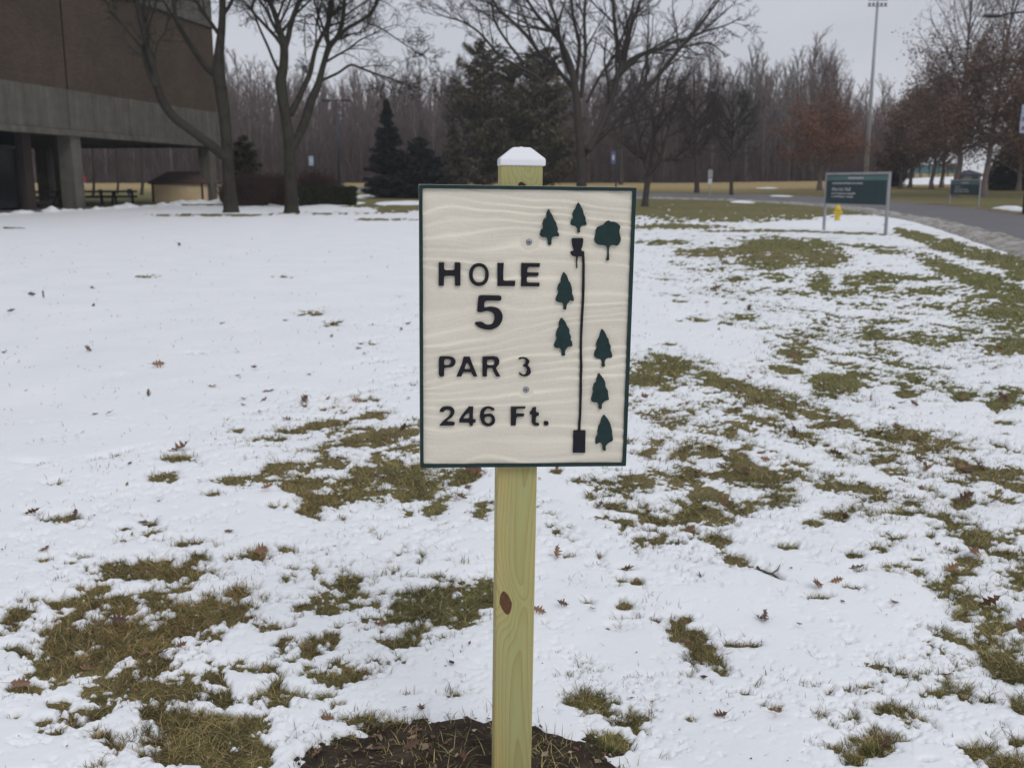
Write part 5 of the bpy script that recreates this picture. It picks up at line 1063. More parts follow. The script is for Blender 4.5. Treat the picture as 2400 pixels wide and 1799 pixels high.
# a few young trees seen under the hall
for i, (px, yb, yt, w_) in enumerate(((332, 457, 330, 4), (218, 462, 330, 3.5), (275, 455, 340, 3))):
    photo_tree('bare_tree', (px, yb), [([(px, yb + 3, w_), (px + 2, yb - 40, w_ * .8), (px - 3, yt, w_ * .5), (px, yt - 60, w_ * .3), (px + 4, yt - 120, w_ * .15)], 0, 0, 14)] , ('young bare tree just left of the tan shed', 'young bare tree behind the red octagonal sign', 'young bare tree between the blue parking signs under the hall')[i], 60 + i, M['bark_grey'], cfg=CS, kid_start=.1)

# ------------------------------------------------------------------ the hole sign: post, cap, carved board
a_, b_, c_ = 8.01972942e-02, -9.59428651e-04, 1.40167488e-02
BC = Vector((3.05622662e-02, 2.11618576, 1.11121307)); BW, BH = .457, .608
RM = (Matrix.Rotation(a_, 3, 'Z') @ Matrix.Rotation(b_, 3, 'X') @ Matrix.Rotation(c_, 3, 'Y'))
vdir = RM @ Vector((0, 0, 1)); base = BC - vdir * (BC.z + 0.05) / vdir.z
hs = thing('hole_sign', 'cream green-edged sign reading HOLE 5 PAR 3 on a timber post', 'sign', tuple(base))
hs.rotation_mode = 'QUATERNION'; hs.rotation_quaternion = RM.to_quaternion()
CZ = (BC - base).length                     # height of the board centre in the sign's own frame
TH = .024                                   # board thickness; front face at y=0, back at y=TH
board = bpy.data.objects.new('board', None)
# photo corners -> board coordinates
src = np.array([[981.3, 431.9], [1492.4, 438.9], [984, 1096.5], [1467.8, 1092.2]]); dst = np.array([[-BW / 2, BH / 2], [BW / 2, BH / 2], [-BW / 2, -BH / 2], [BW / 2, -BH / 2]])
A = []
for (x, y), (u, v) in zip(src, dst): A += [[x, y, 1, 0, 0, 0, -u * x, -u * y, -u], [0, 0, 0, x, y, 1, -v * x, -v * y, -v]]
Hm = np.linalg.svd(np.array(A))[2][-1].reshape(3, 3)
def bu(px, py):
    q = Hm @ np.array([px, py, 1.0]); return q[0] / q[2], q[1] / q[2]
def crop(o, s, pts): return [bu(o[0] + x / s, o[1] + y / s) for x, y in pts]
# carved background relief
rim = .0082; nx, nz = 300, 400
U, Vv = np.meshgrid(np.linspace(-BW / 2 + rim * .6, BW / 2 - rim * .6, nx), np.linspace(-BH / 2 + rim * .6, BH / 2 - rim * .6, nz))
def relief(u, v):
    # grain lines run across, fanning out; each ridge sharp above, soft below
    sl = np.interp(v, [-.30, -.20, -.10, 0, .10, .30], [.05, .10, -.13, -.12, .07, .13])
    flow = v + sl * u + .022 * vnoise(u * 4.2 + 4, v * 5.5 + 2) * 2 + .012 * vnoise(u * 11 + 1, v * 9)
    f = flow * 40 + 1.6 * vnoise(u * 4, flow * 17) + .8 * vnoise(u * 13, flow * 30) 
    p = f - np.floor(f); amp = .10 + 1.15 * np.clip(vnoise(u * 6 + 7, np.floor(f) * 3.7 + 11) + .42, 0, 1) ** 1.4
    saw = np.where(p < .72, p / .72, (1 - p) / .28)
    f2 = flow * 120 + 2 * vnoise(u * 12, flow * 50); s2 = .5 + .5 * np.sin(f2 * 6.283)
    return saw ** 1.3 * amp * .0046 + s2 * .00035 * (vnoise(u * 9, f2 * .7) + .6) + .0002 * fbm(u * 220, v * 220, 2)
rl = relief(U, Vv)
for sx_, sy_, rad in ((1240.5, 567.3, .020), (1233.2, 913.9, .0165)):
    su, sv = bu(sx_, sy_); d = np.hypot(U - su, Vv - sv); w = 1 / (1 + np.exp((d - rad) / .0006)); rl = rl * (1 - w) + .0006 * w
front = .0066 - rl                 # y of carved ground (positive = recessed)
edgeblend = np.clip(np.minimum(BW / 2 - np.abs(U), BH / 2 - np.abs(Vv)) / rim - .55, 0, 1)
tk = np.clip(.5 + .9 * fbm(U * 5, Vv * 14, 3), 0, 1)
bo = mesh_np('board', np.stack([U.ravel(), front.ravel(), Vv.ravel() + CZ], 1), grid_faces(nz, nx), M['cream'], hs, smooth=True)
cream = np.array([.765, .71, .60])[None] * (.96 + .08 * tk.ravel()[:, None]) 
# paint tone follows the relief: darker in the grain grooves, paler on ridges
groove = np.clip(rl.ravel() / .0042, 0, 1)[:, None]; cream = cream * (.90 + .14 * groove)
vcol(bo, cream)
core = MB().box(0, .0076 + (TH - .0076) / 2, CZ, BW, TH - .0076, BH).build('board_core', M['cream_edge'], bo, bevel=.0012)
# raised green rim as one wavy-edged frame with softly rounded inner corners
def ring(outer, inner, y0, y1, name, mat, parent):
    n = len(outer); V = [(x, y0, z) for x, z in outer] + [(x, y0, z) for x, z in inner] + [(x, y1, z) for x, z in inner] + [(x, y1, z) for x, z in outer]
    F_ = []
    for i in range(n):
        j = (i + 1) % n; F_ += [(i, j, n + j, n + i), (n + i, n + j, 2 * n + j, 2 * n + i), (3 * n + i, 3 * n + j, j, i)]
    return MB().add(V, F_).build(name, mat, parent)
def rrect(w, h, r_, nper=40, nc=6):
    P = []; cs = [(w - r_, h - r_, 0), (-w + r_, h - r_, 90), (-w + r_, -h + r_, 180), (w - r_, -h + r_, 270)]
    for k, (cx_, cz_, a0) in enumerate(cs):
        for i in range(nc + 1):
            t = math.radians(a0 + 90 * i / nc); P.append((cx_ + r_ * math.cos(t), cz_ + r_ * math.sin(t)))
        nx_ = cs[(k + 1) % 4]; e0 = P[-1]; t = math.radians(a0 + 90); e1 = (nx_[0] + r_ * math.cos(t), nx_[1] + r_ * math.sin(t))
        for i in range(1, nper): f = i / nper; P.append((e0[0] * (1 - f) + e1[0] * f, e0[1] * (1 - f) + e1[1] * f))
    return P
outer = [(x, z + CZ) for x, z in rrect(BW / 2 - .0006, BH / 2 - .0006, .003)]
rr_ = np.random.default_rng(2); inn = rrect(BW / 2 - rim, BH / 2 - rim, .0028); wob = np.convolve(rr_.normal(0, 1, len(inn) + 4), np.ones(5) / 5, 'same')[:len(inn)] * .0004
inner = [(x * (1 + w_ * 4), z * (1 + w_ * 3) + CZ) for (x, z), w_ in zip(inn, wob)]
ring(outer, inner, -.0004, .0076, 'border', M['green_paint'], bo)
def chaikin(P, it=1):
    for _ in range(it):
        Q = []
        for i in range(len(P)):
            a, b = P[i], P[(i + 1) % len(P)]; Q += [(a[0] * .8 + b[0] * .2, a[1] * .8 + b[1] * .2), (a[0] * .2 + b[0] * .8, a[1] * .2 + b[1] * .8)]
        P = Q
    return P
def glyph(name, o, s, outer, holes=(), mat='black_paint', smooth=1, label=None, top=-.0002):
    loops = [crop(o, s, outer)] + [crop(o, s, h) for h in holes]
    if smooth: loops = [chaikin(l, smooth) for l in loops]
    def area(l): return sum(l[i][0] * l[(i + 1) % len(l)][1] - l[(i + 1) % len(l)][0] * l[i][1] for i in range(len(l)))
    loops = [l if (area(l) > 0) == (k == 0) else l[::-1] for k, l in enumerate(loops)]
    flat = [p for l in loops for p in l]; n = len(flat); tri = tessellate_polygon([[Vector((x, z, 0)) for x, z in l] for l in loops])
    V = [(x, top, z + CZ) for x, z in flat] + [(x, .0068, z + CZ) for x, z in flat]; F_ = []
    for t_ in tri:
        a, b, c = [flat[i] for i in t_]; ar = (b[0] - a[0]) * (c[1] - a[1]) - (c[0] - a[0]) * (b[1] - a[1]); F_.append(tuple(t_) if ar > 0 else tuple(reversed(t_)))
    k = 0
    for l in loops:
        for i in range(len(l)): j = (i + 1) % len(l); F_.append((k + i, n + k + i, n + k + j, k + j))
        k += len(l)
    ob = MB().add(V, F_).build(name, M[mat], bo)
    if label: ob['label'] = label
    return ob
C1, C2, S1 = (1010, 600), (1010, 820), 7.9
def ell(cx, cy, rx, ry, n=36, p=2.0):
    return [(cx + rx * math.copysign(abs(math.cos(t)) ** (2 / p), math.cos(t)), cy + ry * math.copysign(abs(math.sin(t)) ** (2 / p), math.sin(t))) for t in [2 * math.pi * i / n for i in range(n)]]
glyph('letter', C1, S1, [(145, 120), (245, 120), (245, 235), (270, 262), (415, 262), (442, 235), (442, 120), (530, 120), (550, 140), (545, 550), (447, 550), (445, 390), (425, 368), (270, 368), (245, 385), (240, 550), (145, 550)], smooth=0, label='black raised letter H')
glyph('letter', C1, S1, ell(890, 344, 182, 212, p=2.15), [ell(892, 342, 117, 148, p=2.25)], smooth=0, label='thin raised letter O')
glyph('letter', C1, S1, [(1232, 128), (1350, 128), (1340, 300), (1340, 440), (1365, 458), (1562, 460), (1555, 556), (1232, 556)], smooth=0, label='black raised letter L')
glyph('letter', C1, S1, [(1675, 130), (2018, 133), (2015, 203), (1820, 203), (1790, 220), (1780, 290), (1800, 305), (1995, 308), (1990, 368), (1800, 370), (1775, 395), (1775, 475), (1800, 492), (2012, 495), (2008, 563), (1670, 560)], smooth=0, label='black raised letter E')
glyph('numeral', C1, S1, [(888, 728), (1100, 730), (1305, 732), (1302, 828), (1170, 825), (1020, 822), (985, 860), (990, 945), (1005, 955), (1100, 935), (1170, 945), (1250, 968), (1305, 1030), (1332, 1110), (1318, 1200), (1265, 1290), (1180, 1340), (1105, 1365), (1000, 1358), (900, 1330), (855, 1300), (808, 1238), (850, 1222), (940, 1218), (975, 1240), (1020, 1268), (1080, 1273), (1135, 1260), (1172, 1200), (1182, 1135), (1165, 1075), (1120, 1035), (1050, 1012), (990, 1025), (925, 1042), (855, 1035), (862, 930), (875, 800)], smooth=1, label='large black numeral 5')
glyph('letter', C2, S1, [(148, 125), (240, 122), (330, 122), (400, 135), (440, 165), (460, 215), (445, 270), (400, 310), (345, 322), (248, 325), (245, 400), (245, 490), (145, 490), (146, 300)], [[(243, 170), (330, 165), (370, 190), (378, 230), (350, 278), (300, 288), (245, 285)]], smooth=1, label='black raised letter P')
glyph('letter', C2, S1, [(605, 128), (720, 128), (760, 240), (860, 490), (785, 490), (745, 410), (600, 408), (560, 490), (475, 490), (580, 240)], [[(668, 215), (735, 340), (720, 360), (640, 362), (620, 345)]], smooth=0, label='black raised letter A')
glyph('letter', C2, S1, [(955, 130), (1050, 122), (1170, 120), (1240, 138), (1268, 190), (1260, 260), (1235, 295), (1212, 318), (1205, 345), (1285, 490), (1205, 490), (1130, 335), (1050, 335), (1038, 370), (1038, 490), (955, 490), (955, 300)], [[(1040, 185), (1140, 178), (1180, 205), (1178, 250), (1150, 282), (1090, 285), (1038, 270)]], smooth=0, label='black raised letter R')
glyph('numeral', C2, S1, [(1620, 150), (1650, 135), (1710, 128), (1780, 150), (1825, 195), (1825, 225), (1790, 280), (1830, 320), (1852, 385), (1845, 440), (1790, 480), (1720, 490), (1670, 475), (1630, 435), (1640, 418), (1665, 430), (1700, 458), (1740, 458), (1770, 430), (1780, 385), (1770, 340), (1750, 315), (1705, 298), (1705, 285), (1745, 262), (1758, 210), (1745, 170), (1700, 155), (1640, 175), (1625, 168)], smooth=1, label='thin black numeral 3')
glyph('numeral', C2, S1, [(162, 1130), (180, 1085), (230, 1055), (300, 1047), (370, 1052), (420, 1085), (440, 1140), (425, 1195), (380, 1250), (300, 1300), (288, 1320), (300, 1330), (442, 1335), (438, 1398), (300, 1398), (165, 1398), (160, 1395), (185, 1365), (245, 1300), (330, 1235), (360, 1190), (365, 1145), (345, 1115), (300, 1100), (255, 1115), (235, 1145), (200, 1148), (165, 1142)], smooth=1, label='black numeral 2')
glyph('numeral', C2, S1, [(700, 1050), (785, 1050), (778, 1200), (778, 1280), (795, 1290), (830, 1290), (825, 1338), (790, 1345), (778, 1360), (772, 1400), (720, 1402), (712, 1355), (690, 1342), (525, 1340), (530, 1275), (620, 1150)], [[(700, 1155), (718, 1170), (712, 1255), (700, 1275), (610, 1275), (597, 1260), (650, 1190)]], smooth=0, label='black numeral 4')
glyph('numeral', C2, S1, [(1180, 1105), (1170, 1118), (1120, 1115), (1105, 1098), (1060, 1080), (1020, 1095), (985, 1150), (985, 1195), (1060, 1185), (1110, 1180), (1170, 1225), (1192, 1290), (1180, 1350), (1130, 1395), (1060, 1415), (990, 1395), (940, 1350), (912, 1270), (908, 1190), (930, 1110), (985, 1060), (1050, 1045), (1120, 1055), (1160, 1078)], [[(995, 1245), (1050, 1225), (1110, 1235), (1132, 1290), (1120, 1340), (1070, 1368), (1020, 1350), (992, 1305)]], smooth=1, label='black numeral 6')
glyph('letter', C2, S1, [(1482, 1055), (1750, 1052), (1742, 1082), (1600, 1085), (1578, 1105), (1578, 1180), (1725, 1183), (1722, 1228), (1600, 1232), (1580, 1260), (1570, 1395), (1482, 1395)], smooth=0, label='black raised letter F')
glyph('letter', C2, S1, [(1880, 1070), (1945, 1058), (1945, 1140), (1965, 1160), (2000, 1165), (1998, 1215), (1960, 1218), (1945, 1235), (1940, 1320), (1950, 1350), (2005, 1362), (2000, 1395), (1940, 1400), (1895, 1385), (1868, 1340), (1872, 1200), (1832, 1180), (1832, 1155), (1870, 1120)], smooth=0, label='black raised letter t')
glyph('full_stop', C2, S1, [(2095, 1325), (2165, 1322), (2180, 1350), (2170, 1392), (2100, 1392)], smooth=0)
C3, S3, C4, C5, C6, S6 = (1240, 460), 9.2125, (1240, 620), (1240, 740), (1240, 860), 6.908
glyph('conifer_symbol', C3, S3, [(430, 265), (455, 340), (500, 400), (545, 510), (585, 560), (600, 640), (625, 700), (615, 770), (645, 800), (650, 855), (635, 870), (600, 862), (540, 868), (495, 890), (485, 950), (485, 1030), (465, 1055), (415, 1050), (405, 1020), (412, 970), (400, 920), (370, 885), (290, 885), (245, 855), (230, 805), (258, 780), (240, 745), (300, 690), (300, 635), (280, 595), (310, 550), (310, 500), (380, 460), (370, 400), (380, 350)], mat='green_paint')
glyph('conifer_symbol', C3, S3, [(1068, 122), (1110, 200), (1170, 310), (1180, 390), (1225, 460), (1220, 520), (1248, 600), (1235, 622), (1175, 618), (1125, 645), (1098, 695), (1105, 760), (1090, 790), (1042, 770), (1050, 710), (1010, 650), (960, 638), (900, 615), (895, 580), (915, 510), (955, 465), (935, 410), (965, 300), (1005, 270), (1025, 190)], mat='green_paint')
glyph('round_tree_symbol', C3, S3, [(1730, 520), (1770, 555), (1820, 545), (1900, 575), (1965, 635), (1970, 680), (1948, 740), (1960, 830), (1985, 900), (1975, 980), (1935, 1045), (1890, 1070), (1850, 1055), (1770, 1052), (1735, 1085), (1722, 1180), (1735, 1385), (1665, 1385), (1690, 1290), (1698, 1180), (1690, 1090), (1640, 1060), (1500, 1050), (1440, 1010), (1408, 940), (1412, 890), (1445, 820), (1438, 730), (1470, 670), (1530, 640), (1600, 620), (1650, 565), (1690, 530)], mat='green_paint')
glyph('basket_symbol', C3, S3, [(940, 905), (1155, 905), (1172, 925), (1165, 1010), (1150, 1090), (1125, 1145), (1145, 1182), (1192, 1187), (1195, 1300), (1150, 1305), (1135, 1298), (1055, 1298), (1042, 1400), (1040, 1550), (1022, 1550), (1022, 1320), (1005, 1298), (935, 1285), (900, 1240), (898, 1190), (955, 1178), (968, 1145), (940, 1080), (935, 1010), (922, 925)], smooth=0)
glyph('conifer_symbol', C4, S3, [(750, 150), (825, 245), (855, 350), (890, 390), (930, 520), (930, 630), (965, 710), (968, 770), (955, 795), (880, 765), (860, 810), (820, 850), (808, 900), (805, 960), (785, 975), (740, 965), (745, 900), (745, 850), (700, 815), (610, 810), (570, 760), (590, 690), (640, 600), (612, 530), (635, 420), (690, 380), (682, 320), (705, 250)], mat='green_paint')
glyph('conifer_symbol', C5, S3, [(710, 38), (780, 120), (825, 220), (875, 295), (870, 370), (910, 450), (895, 510), (925, 550), (938, 645), (920, 662), (860, 655), (805, 705), (775, 765), (785, 845), (740, 870), (692, 850), (710, 780), (670, 700), (640, 690), (580, 698), (535, 650), (550, 590), (605, 490), (578, 425), (605, 300), (650, 235), (645, 140), (670, 80)], mat='green_paint')
glyph('conifer_symbol', C5, S3, [(1578, 278), (1640, 350), (1685, 460), (1720, 500), (1725, 575), (1770, 660), (1755, 735), (1780, 780), (1800, 870), (1780, 905), (1710, 895), (1650, 935), (1630, 1000), (1645, 1085), (1600, 1105), (1568, 1085), (1575, 1000), (1545, 920), (1470, 920), (1410, 880), (1415, 780), (1465, 680), (1450, 620), (1480, 520), (1515, 470), (1540, 360)], mat='green_paint')
glyph('conifer_symbol', C6, S6, [(1132, 92), (1180, 150), (1235, 240), (1238, 325), (1278, 380), (1280, 450), (1298, 530), (1240, 540), (1180, 590), (1178, 680), (1128, 680), (1130, 620), (1110, 570), (1020, 565), (1002, 515), (1030, 440), (1048, 395), (1030, 365), (1055, 270), (1095, 240), (1085, 190)], mat='green_paint')
glyph('conifer_symbol', C6, S6, [(1213, 762), (1275, 840), (1310, 900), (1345, 1020), (1345, 1080), (1365, 1190), (1290, 1220), (1235, 1280), (1250, 1350), (1195, 1352), (1190, 1280), (1170, 1225), (1130, 1220), (1095, 1245), (1072, 1230), (1080, 1150), (1115, 1090), (1105, 1040), (1130, 950), (1160, 910), (1165, 850)], mat='green_paint')
glyph('tee_symbol', C6, S6, [(720, 1027), (915, 1027), (908, 1385), (712, 1385)], smooth=0)
cl = [(1367.2, 600.8), (1368.1, 620), (1367.5, 674), (1365.9, 717.7), (1363.7, 754.6), (1362.1, 794), (1361.6, 827), (1362.4, 859), (1361.4, 890), (1361.6, 914), (1360.8, 940), (1360.2, 968.6), (1358.6, 990), (1357.5, 1008.3)]
hw = [2.8, 2.6, 2.9, 2.7, 2.7, 2.4, 2.6, 3.0, 2.7, 2.8, 2.6, 2.5, 2.7, 2.9]
glyph('fairway_line', (0, 0), 1, [(x + w_, y) for (x, y), w_ in zip(cl, hw)] + [(x - w_, y) for (x, y), w_ in reversed(list(zip(cl, hw)))], smooth=0)
for sx_, sy_, r0 in ((1240.5, 567.3, .0058), (1233.2, 913.9, .0060)):
    su, sv = bu(sx_, sy_); sc_ = MB(); sc_.lathe([(r0 * 1.15, .0), (r0 * 1.15, .0006), (r0 * .9, .0022), (r0 * .45, .0030)], 20); sc_.v = [(su + x, .0056 - z, sv + CZ + y) for x, y, z in sc_.v]; sc_.build('screw', M['screw'], bo, smooth=False)
    dr = MB(); dr.box(0, 0, 0, r0 * .55, .0010, r0 * .55, 0); dr.v = [(su + x * math.cos(.6) - z * math.sin(.6), .0027 + y, sv + CZ + x * math.sin(.6) + z * math.cos(.6)) for x, y, z in dr.v]; dr.build('screw_recess', M['dark_metal'], bo)

# treated timber post with its own grain
m = Mat('treated_timber', .72, .25); tcn = m.n('ShaderNodeTexCoord'); sp_ = m.n('ShaderNodeSeparateXYZ'); m.link(tcn.outputs['Object'], sp_.inputs[0])
X_, Y_, Z_ = sp_.outputs
def mm(op, a, b=None): return m.math(op, a, b)
wn_ = m.noise(m.coord('Object', (9, 9, 1.1)), 1.0, 2, .4); wn2 = m.noise(m.coord('Object', (3, 3, 1.6)), 1.0, 1, .4)
def knot(kx, kz, sx_, sz_):
    dz = mm('DIVIDE', mm('SUBTRACT', Z_, kz), sz_); dx = mm('ADD', mm('DIVIDE', mm('SUBTRACT', X_, kx), sx_), mm('MULTIPLY', dz, .35)); dx = mm('MULTIPLY', dx, mm('ADD', 1.0, mm('MULTIPLY', mm('ABSOLUTE', dz), .35)))
    d2 = mm('ADD', mm('MULTIPLY', dx, dx), mm('MULTIPLY', dz, dz)); return d2
KZ1 = PZ(1180, 1409, 2.20)[2] - base.z + .024; KZ2 = PZ(1218, 428, 2.2)[2] - base.z - .010
k1 = knot(-.0135 - .021, KZ1 + .0, .0145, .029); k2 = knot(-.010, KZ2, .011, .012)
g1_ = mm('POWER', 2.718, mm('MULTIPLY', k1, -.14)); g2_ = mm('POWER', 2.718, mm('MULTIPLY', k2, -.10))
# cathedral grain: distance from the pith line plus slow drift with height
cen = mm('ADD', X_, mm('ADD', mm('MULTIPLY', mm('SUBTRACT', wn2, .5), .06), .004)); depth = mm('ADD', mm('MULTIPLY', mm('SINE', mm('MULTIPLY', Z_, 3.3)), .009), .030)
rad = mm('SQRT', mm('ADD', mm('MULTIPLY', cen, cen), mm('MULTIPLY', depth, depth)))
rad = mm('ADD', rad, mm('ADD', mm('MULTIPLY', g1_, .020), mm('MULTIPLY', g2_, .016))); rad = mm('ADD', rad, mm('MULTIPLY', mm('SUBTRACT', wn_, .5), .010))
rf_ = mm('FRACT', mm('MULTIPLY', rad, 175)); line = mm('POWER', rf_, 3.0)
side = mm('MULTIPLY', mm('POWER', mm('ABSOLUTE', mm('MULTIPLY', cen, 21)), 1.5), .6)
basec = m.mix(mm('MINIMUM', side, 1.0), (.385, .375, .165), (.50, .40, .17)); basec = m.mix(m.ramp(m.noise(m.coord('Object', (2, 2, .8)), 3, 3), [(.4, (0, 0, 0)), (.7, (1, 1, 1))]), basec, (.38, .395, .20))
colr = m.mix(mm('MULTIPLY', line, .62), basec, (.33, .235, .085))
fib = m.noise(m.coord('Object', (700, 700, 14)), 1, 3, .6); colr = m.mix(1.0, colr, m.ramp(fib, [(.3, (.90, .90, .88)), (.7, (1.08, 1.07, 1.05))]), 'MULTIPLY')
kn1 = m.ramp(k1, [(0.0, (1, 1, 1)), (.90, (1, 1, 1)), (1.0, (0, 0, 0))]); knn = m.ramp(m.noise(m.coord('Object', (1, 1, 1)), 160, 4), [(.3, (.085, .038, .018)), (.7, (.15, .075, .035))])
colr = m.mix(kn1, colr, knn)
rim1 = m.ramp(k1, [(.9, (0, 0, 0)), (1.0, (1, 1, 1)), (1.25, (0, 0, 0))]); colr = m.mix(m.math('MULTIPLY', rim1, .8), colr, (.05, .028, .014))
kn2 = m.ramp(k2, [(0.0, (1, 1, 1)), (.85, (1, 1, 1)), (1.0, (0, 0, 0))]); colr = m.mix(kn2, colr, (.055, .026, .014))
gr = mm('DIVIDE', mm('SUBTRACT', Z_, .10), .22); cl_ = m.n('ShaderNodeClamp'); m.link(gr, cl_.inputs[0])
m.base(colr); m.bump(m.math('ADD', line, m.math('MULTIPLY', fib, .5)), .25, .0012); M['timber'] = m.m
post_off = -.0125; PW = .089
PT = (PZ(1222, 376, 2.2)[2] - base.z)
def post_box():
    mb = MB(); nz_ = 2; mb.box(post_off, TH + .001 + PW / 2, PT / 2 - .12, PW, PW, PT + .24); return mb
post = post_box().build('post', M['timber'], hs, bevel=.004)
# vinyl pyramid cap
cx0, cy0 = post_off + .002, TH + .001 + PW / 2; w0, w1 = .0480, .0185; z0_, z1_, z2_ = PT - .0125, PT + .0025, PT + .0265
cap = MB(); V = []
for w_, z_ in ((w0, z0_), (w0, z1_), (w1, z2_)):
    for sx_, sy_ in ((-1, -1), (1, -1), (1, 1), (-1, 1)): V.append((cx0 + sx_ * w_, cy0 + sy_ * w_, z_))
cap.add(V, [(3, 2, 1, 0), (0, 1, 5, 4), (1, 2, 6, 5), (2, 3, 7, 6), (3, 0, 4, 7), (4, 5, 9, 8), (5, 6, 10, 9), (6, 7, 11, 10), (7, 4, 8, 11), (8, 9, 10, 11)])
cp = cap.build('post_cap', M['vinyl'], hs, bevel=.0028); 
MB().lathe([(.005, 0), (.004, .0016), (.001, .0022)], 12, (cx0, cy0, z2_ - .0004)).build('moulding_nub', M['vinyl'], cp)

# ------------------------------------------------------------------ fallen oak leaves
def leaf_mesh(kind, seed):
    r = random.Random(seed); lobes = [(0, 0, .02), (.12, .07, .0), (.22, .22, 0), (.28, .08, 0), (.42, .34, 0), (.48, .10, 0), (.62, .33, 0), (.68, .10, 0), (.82, .20, 0), (.86, .07, 0), (1.0, .0, 0)]
    L = [(x, w_ * r.uniform(.8, 1.15)) for x, w_, _ in lobes]; R_ = [(x, -w_ * r.uniform(.8, 1.15)) for x, w_, _ in lobes]
    curl = {0: .12, 1: .42, 2: .75}[kind]; mid = [(x, 0) for x, _, _ in lobes]; V = []
    def bend(x, y): return (x - .5 - .12 * curl * x, y * (1 - .35 * curl), curl * (y * y * 1.7 + (x - .5) ** 2 * .8) + .03 * math.sin(x * 14) + r.uniform(-.02, .02))
    n = len(L)
    for P in (L, mid, R_):
        for x, y in P: V.append(bend(x, y))
    F_ = []
    for i in range(n - 1): F_ += [(n + i, n + i + 1, i + 1, i), (2 * n + i, 2 * n + i + 1, n + i + 1, n + i)]
    k = len(V); V += [(-.50, .012, curl * .2), (-.50, -.012, curl * .2), (-.78, .008, curl * .5 + .05), (-.78, -.008, curl * .5 + .05)]; F_.append((k, k + 1, k + 3, k + 2))
    me = bpy.data.meshes.new('fallen_leaf'); me.from_pydata(V, [], F_); return me
LM = []
for c0 in ((.165, .090, .056), (.115, .068, .048), (.24, .145, .09)):
    mt = simple('dead_oak_leaf', c0, .7, .25, .3, 2.5)
    for kind in (0, 1, 2):
        for sd in (1, 2):
            me = leaf_mesh(kind, sd + kind * 7); me.materials.append(mt); LM.append((kind, me))
LEAF = {ZB: "825 948 1.2|1390 1065 1.3|1580 1115 1.5|1485 1212 1.3|930 1372 2.2|1800 1220 1.2|460 860 1|1105 1045 1|1370 1110 1|1260 1108 .8|1850 1120 1.1|1970 1505 1.3|480 527 .9|935 310 .9|1155 713 .7|2120 712 1|1860 845 .8|770 1090 .9|1230 868 .7|1600 982 .7|495 1190 .8|225 577 .9|2090 1255 1.1|1320 955 .9|30 865 .8|1725 712 .7|1640 655 .7|1700 1105 .8|1720 785 .7|165 570 .7|60 662 .8|2080 740 .6|1480 700 .6|570 1195 .6",
ZC: "180 258 1.1|420 278 1.3|1275 378 .8|1455 475 1.7|660 872 2.0|490 1105 1.7|140 1030 1.1|125 1210 1.5|1490 135 1.2|900 1035 1.2|800 1030 1.1|800 305 .8|250 472 .6|425 1440 .9|1010 1020 .8",
ZD: "770 155 1.2|1210 215 1.1|1178 283 1|1240 132 1.6|1335 288 1.2|1140 757 1|1310 800 1.2|970 1388 1.3|930 1515 .9|985 850 .8|490 1010 1.1|375 1035 .8|920 1620 1.5|750 1610 1.3|420 1610 1.3|600 910 .8|760 930 .6|490 1420 .9",
ZE: "250 15 1|375 70 1|485 212 1.3|555 222 1|245 510 1.5|635 572 1.4|150 832 1.3|1045 612 .9|1400 865 1.4|1062 235 1.1|955 982 1.3|1040 40 1.2|1290 62 1|990 350 1.1|1180 195 1|1150 1390 .4|280 795 .5",
ZF: "390 690 1.4|600 560 1.5|820 765 .8|1345 765 1.7|90 865 1.3|1120 1145 1.5|765 1535 1.8|1260 490 1.7|1140 565 1.2|1215 180 1.5|970 108 1|545 265 1.5|1520 880 1.3|1000 20 1.2|1230 8 1.4|498 652 .6|150 1390 .7|1060 440 .8|860 90 .9|1450 465 1|1380 200 1|640 210 .9",
ZA: "400 445 1|530 562 1.2|710 670 1|1030 840 1|715 1045 1|650 1110 1.1|900 1182 1.6|1210 1140 .9|130 1165 1.7|960 1358 1.5|1180 1462 1.3|500 1430 1.1|800 1500 1|410 1568 1.6|1520 1302 1.5|1420 1342 1.1|1645 622 .8|1430 1460 1.1|1880 1532 1.6|1960 1535 1.4|1690 1555 1.3|2100 1168 1.4|2145 1092 1.1|1885 1150 1.2|1850 1160 1|955 938 1.1|2050 1000 .7|1400 485 .7|1615 1372 1.2|2110 1362 1|1430 860 .8|1520 900 .9|2072 905 .9|1550 1182 1|1610 1202 1|1200 1262 1|990 1212 1|220 1002 1|1950 878 .8|1370 1162 .9|1100 1190 .7|690 1560 1.4|560 1520 1|640 505 .8|2080 870 .8|1640 1500 .8|480 630 .8|1540 685 .5|340 1580 1.1"}
SPECIAL = {('ZB', 4): 'upright star shaped brown oak leaf standing in a small melted hollow left of the sign', ('ZC', 3): 'tan oak leaf with pointed lobes on snow between the melted patches left of the post', ('ZC', 4): 'big flat reddish oak leaf in the middle of the largest melted patch', ('ZC', 7): 'brown oak leaf with a long upright stalk near the left frame edge', ('ZE', 4): 'rounded brown leaf beside a green tuft close to the right side of the post', ('ZE', 6): 'light brown leaf touching the right edge of the post below the knot', ('ZF', 0): 'narrow rust brown leaf standing upright in clean snow at the right', ('ZF', 5): 'curled brown leaf alone in the clean snow low on the right', ('ZF', 3): 'orange brown crescent shaped leaf near the right frame edge', ('ZF', 6): 'large brown leaf lying in the tufted melted hole at the bottom right', ('ZE', 8): 'small brown leaf in the clean snow right of the long melted patch', ('ZB', 0): 'lone upright reddish leaf in clean snow far to the left of the sign', ('ZD', 6): 'tan leaf nestled next to the timber post at the height of the knot', ('ZD', 3): 'dark many lobed leaf just under the lower edge of the sign board'}
ZN = {id(ZA): 'ZA', id(ZB): 'ZB', id(ZC): 'ZC', id(ZD): 'ZD', id(ZE): 'ZE', id(ZF): 'ZF'}
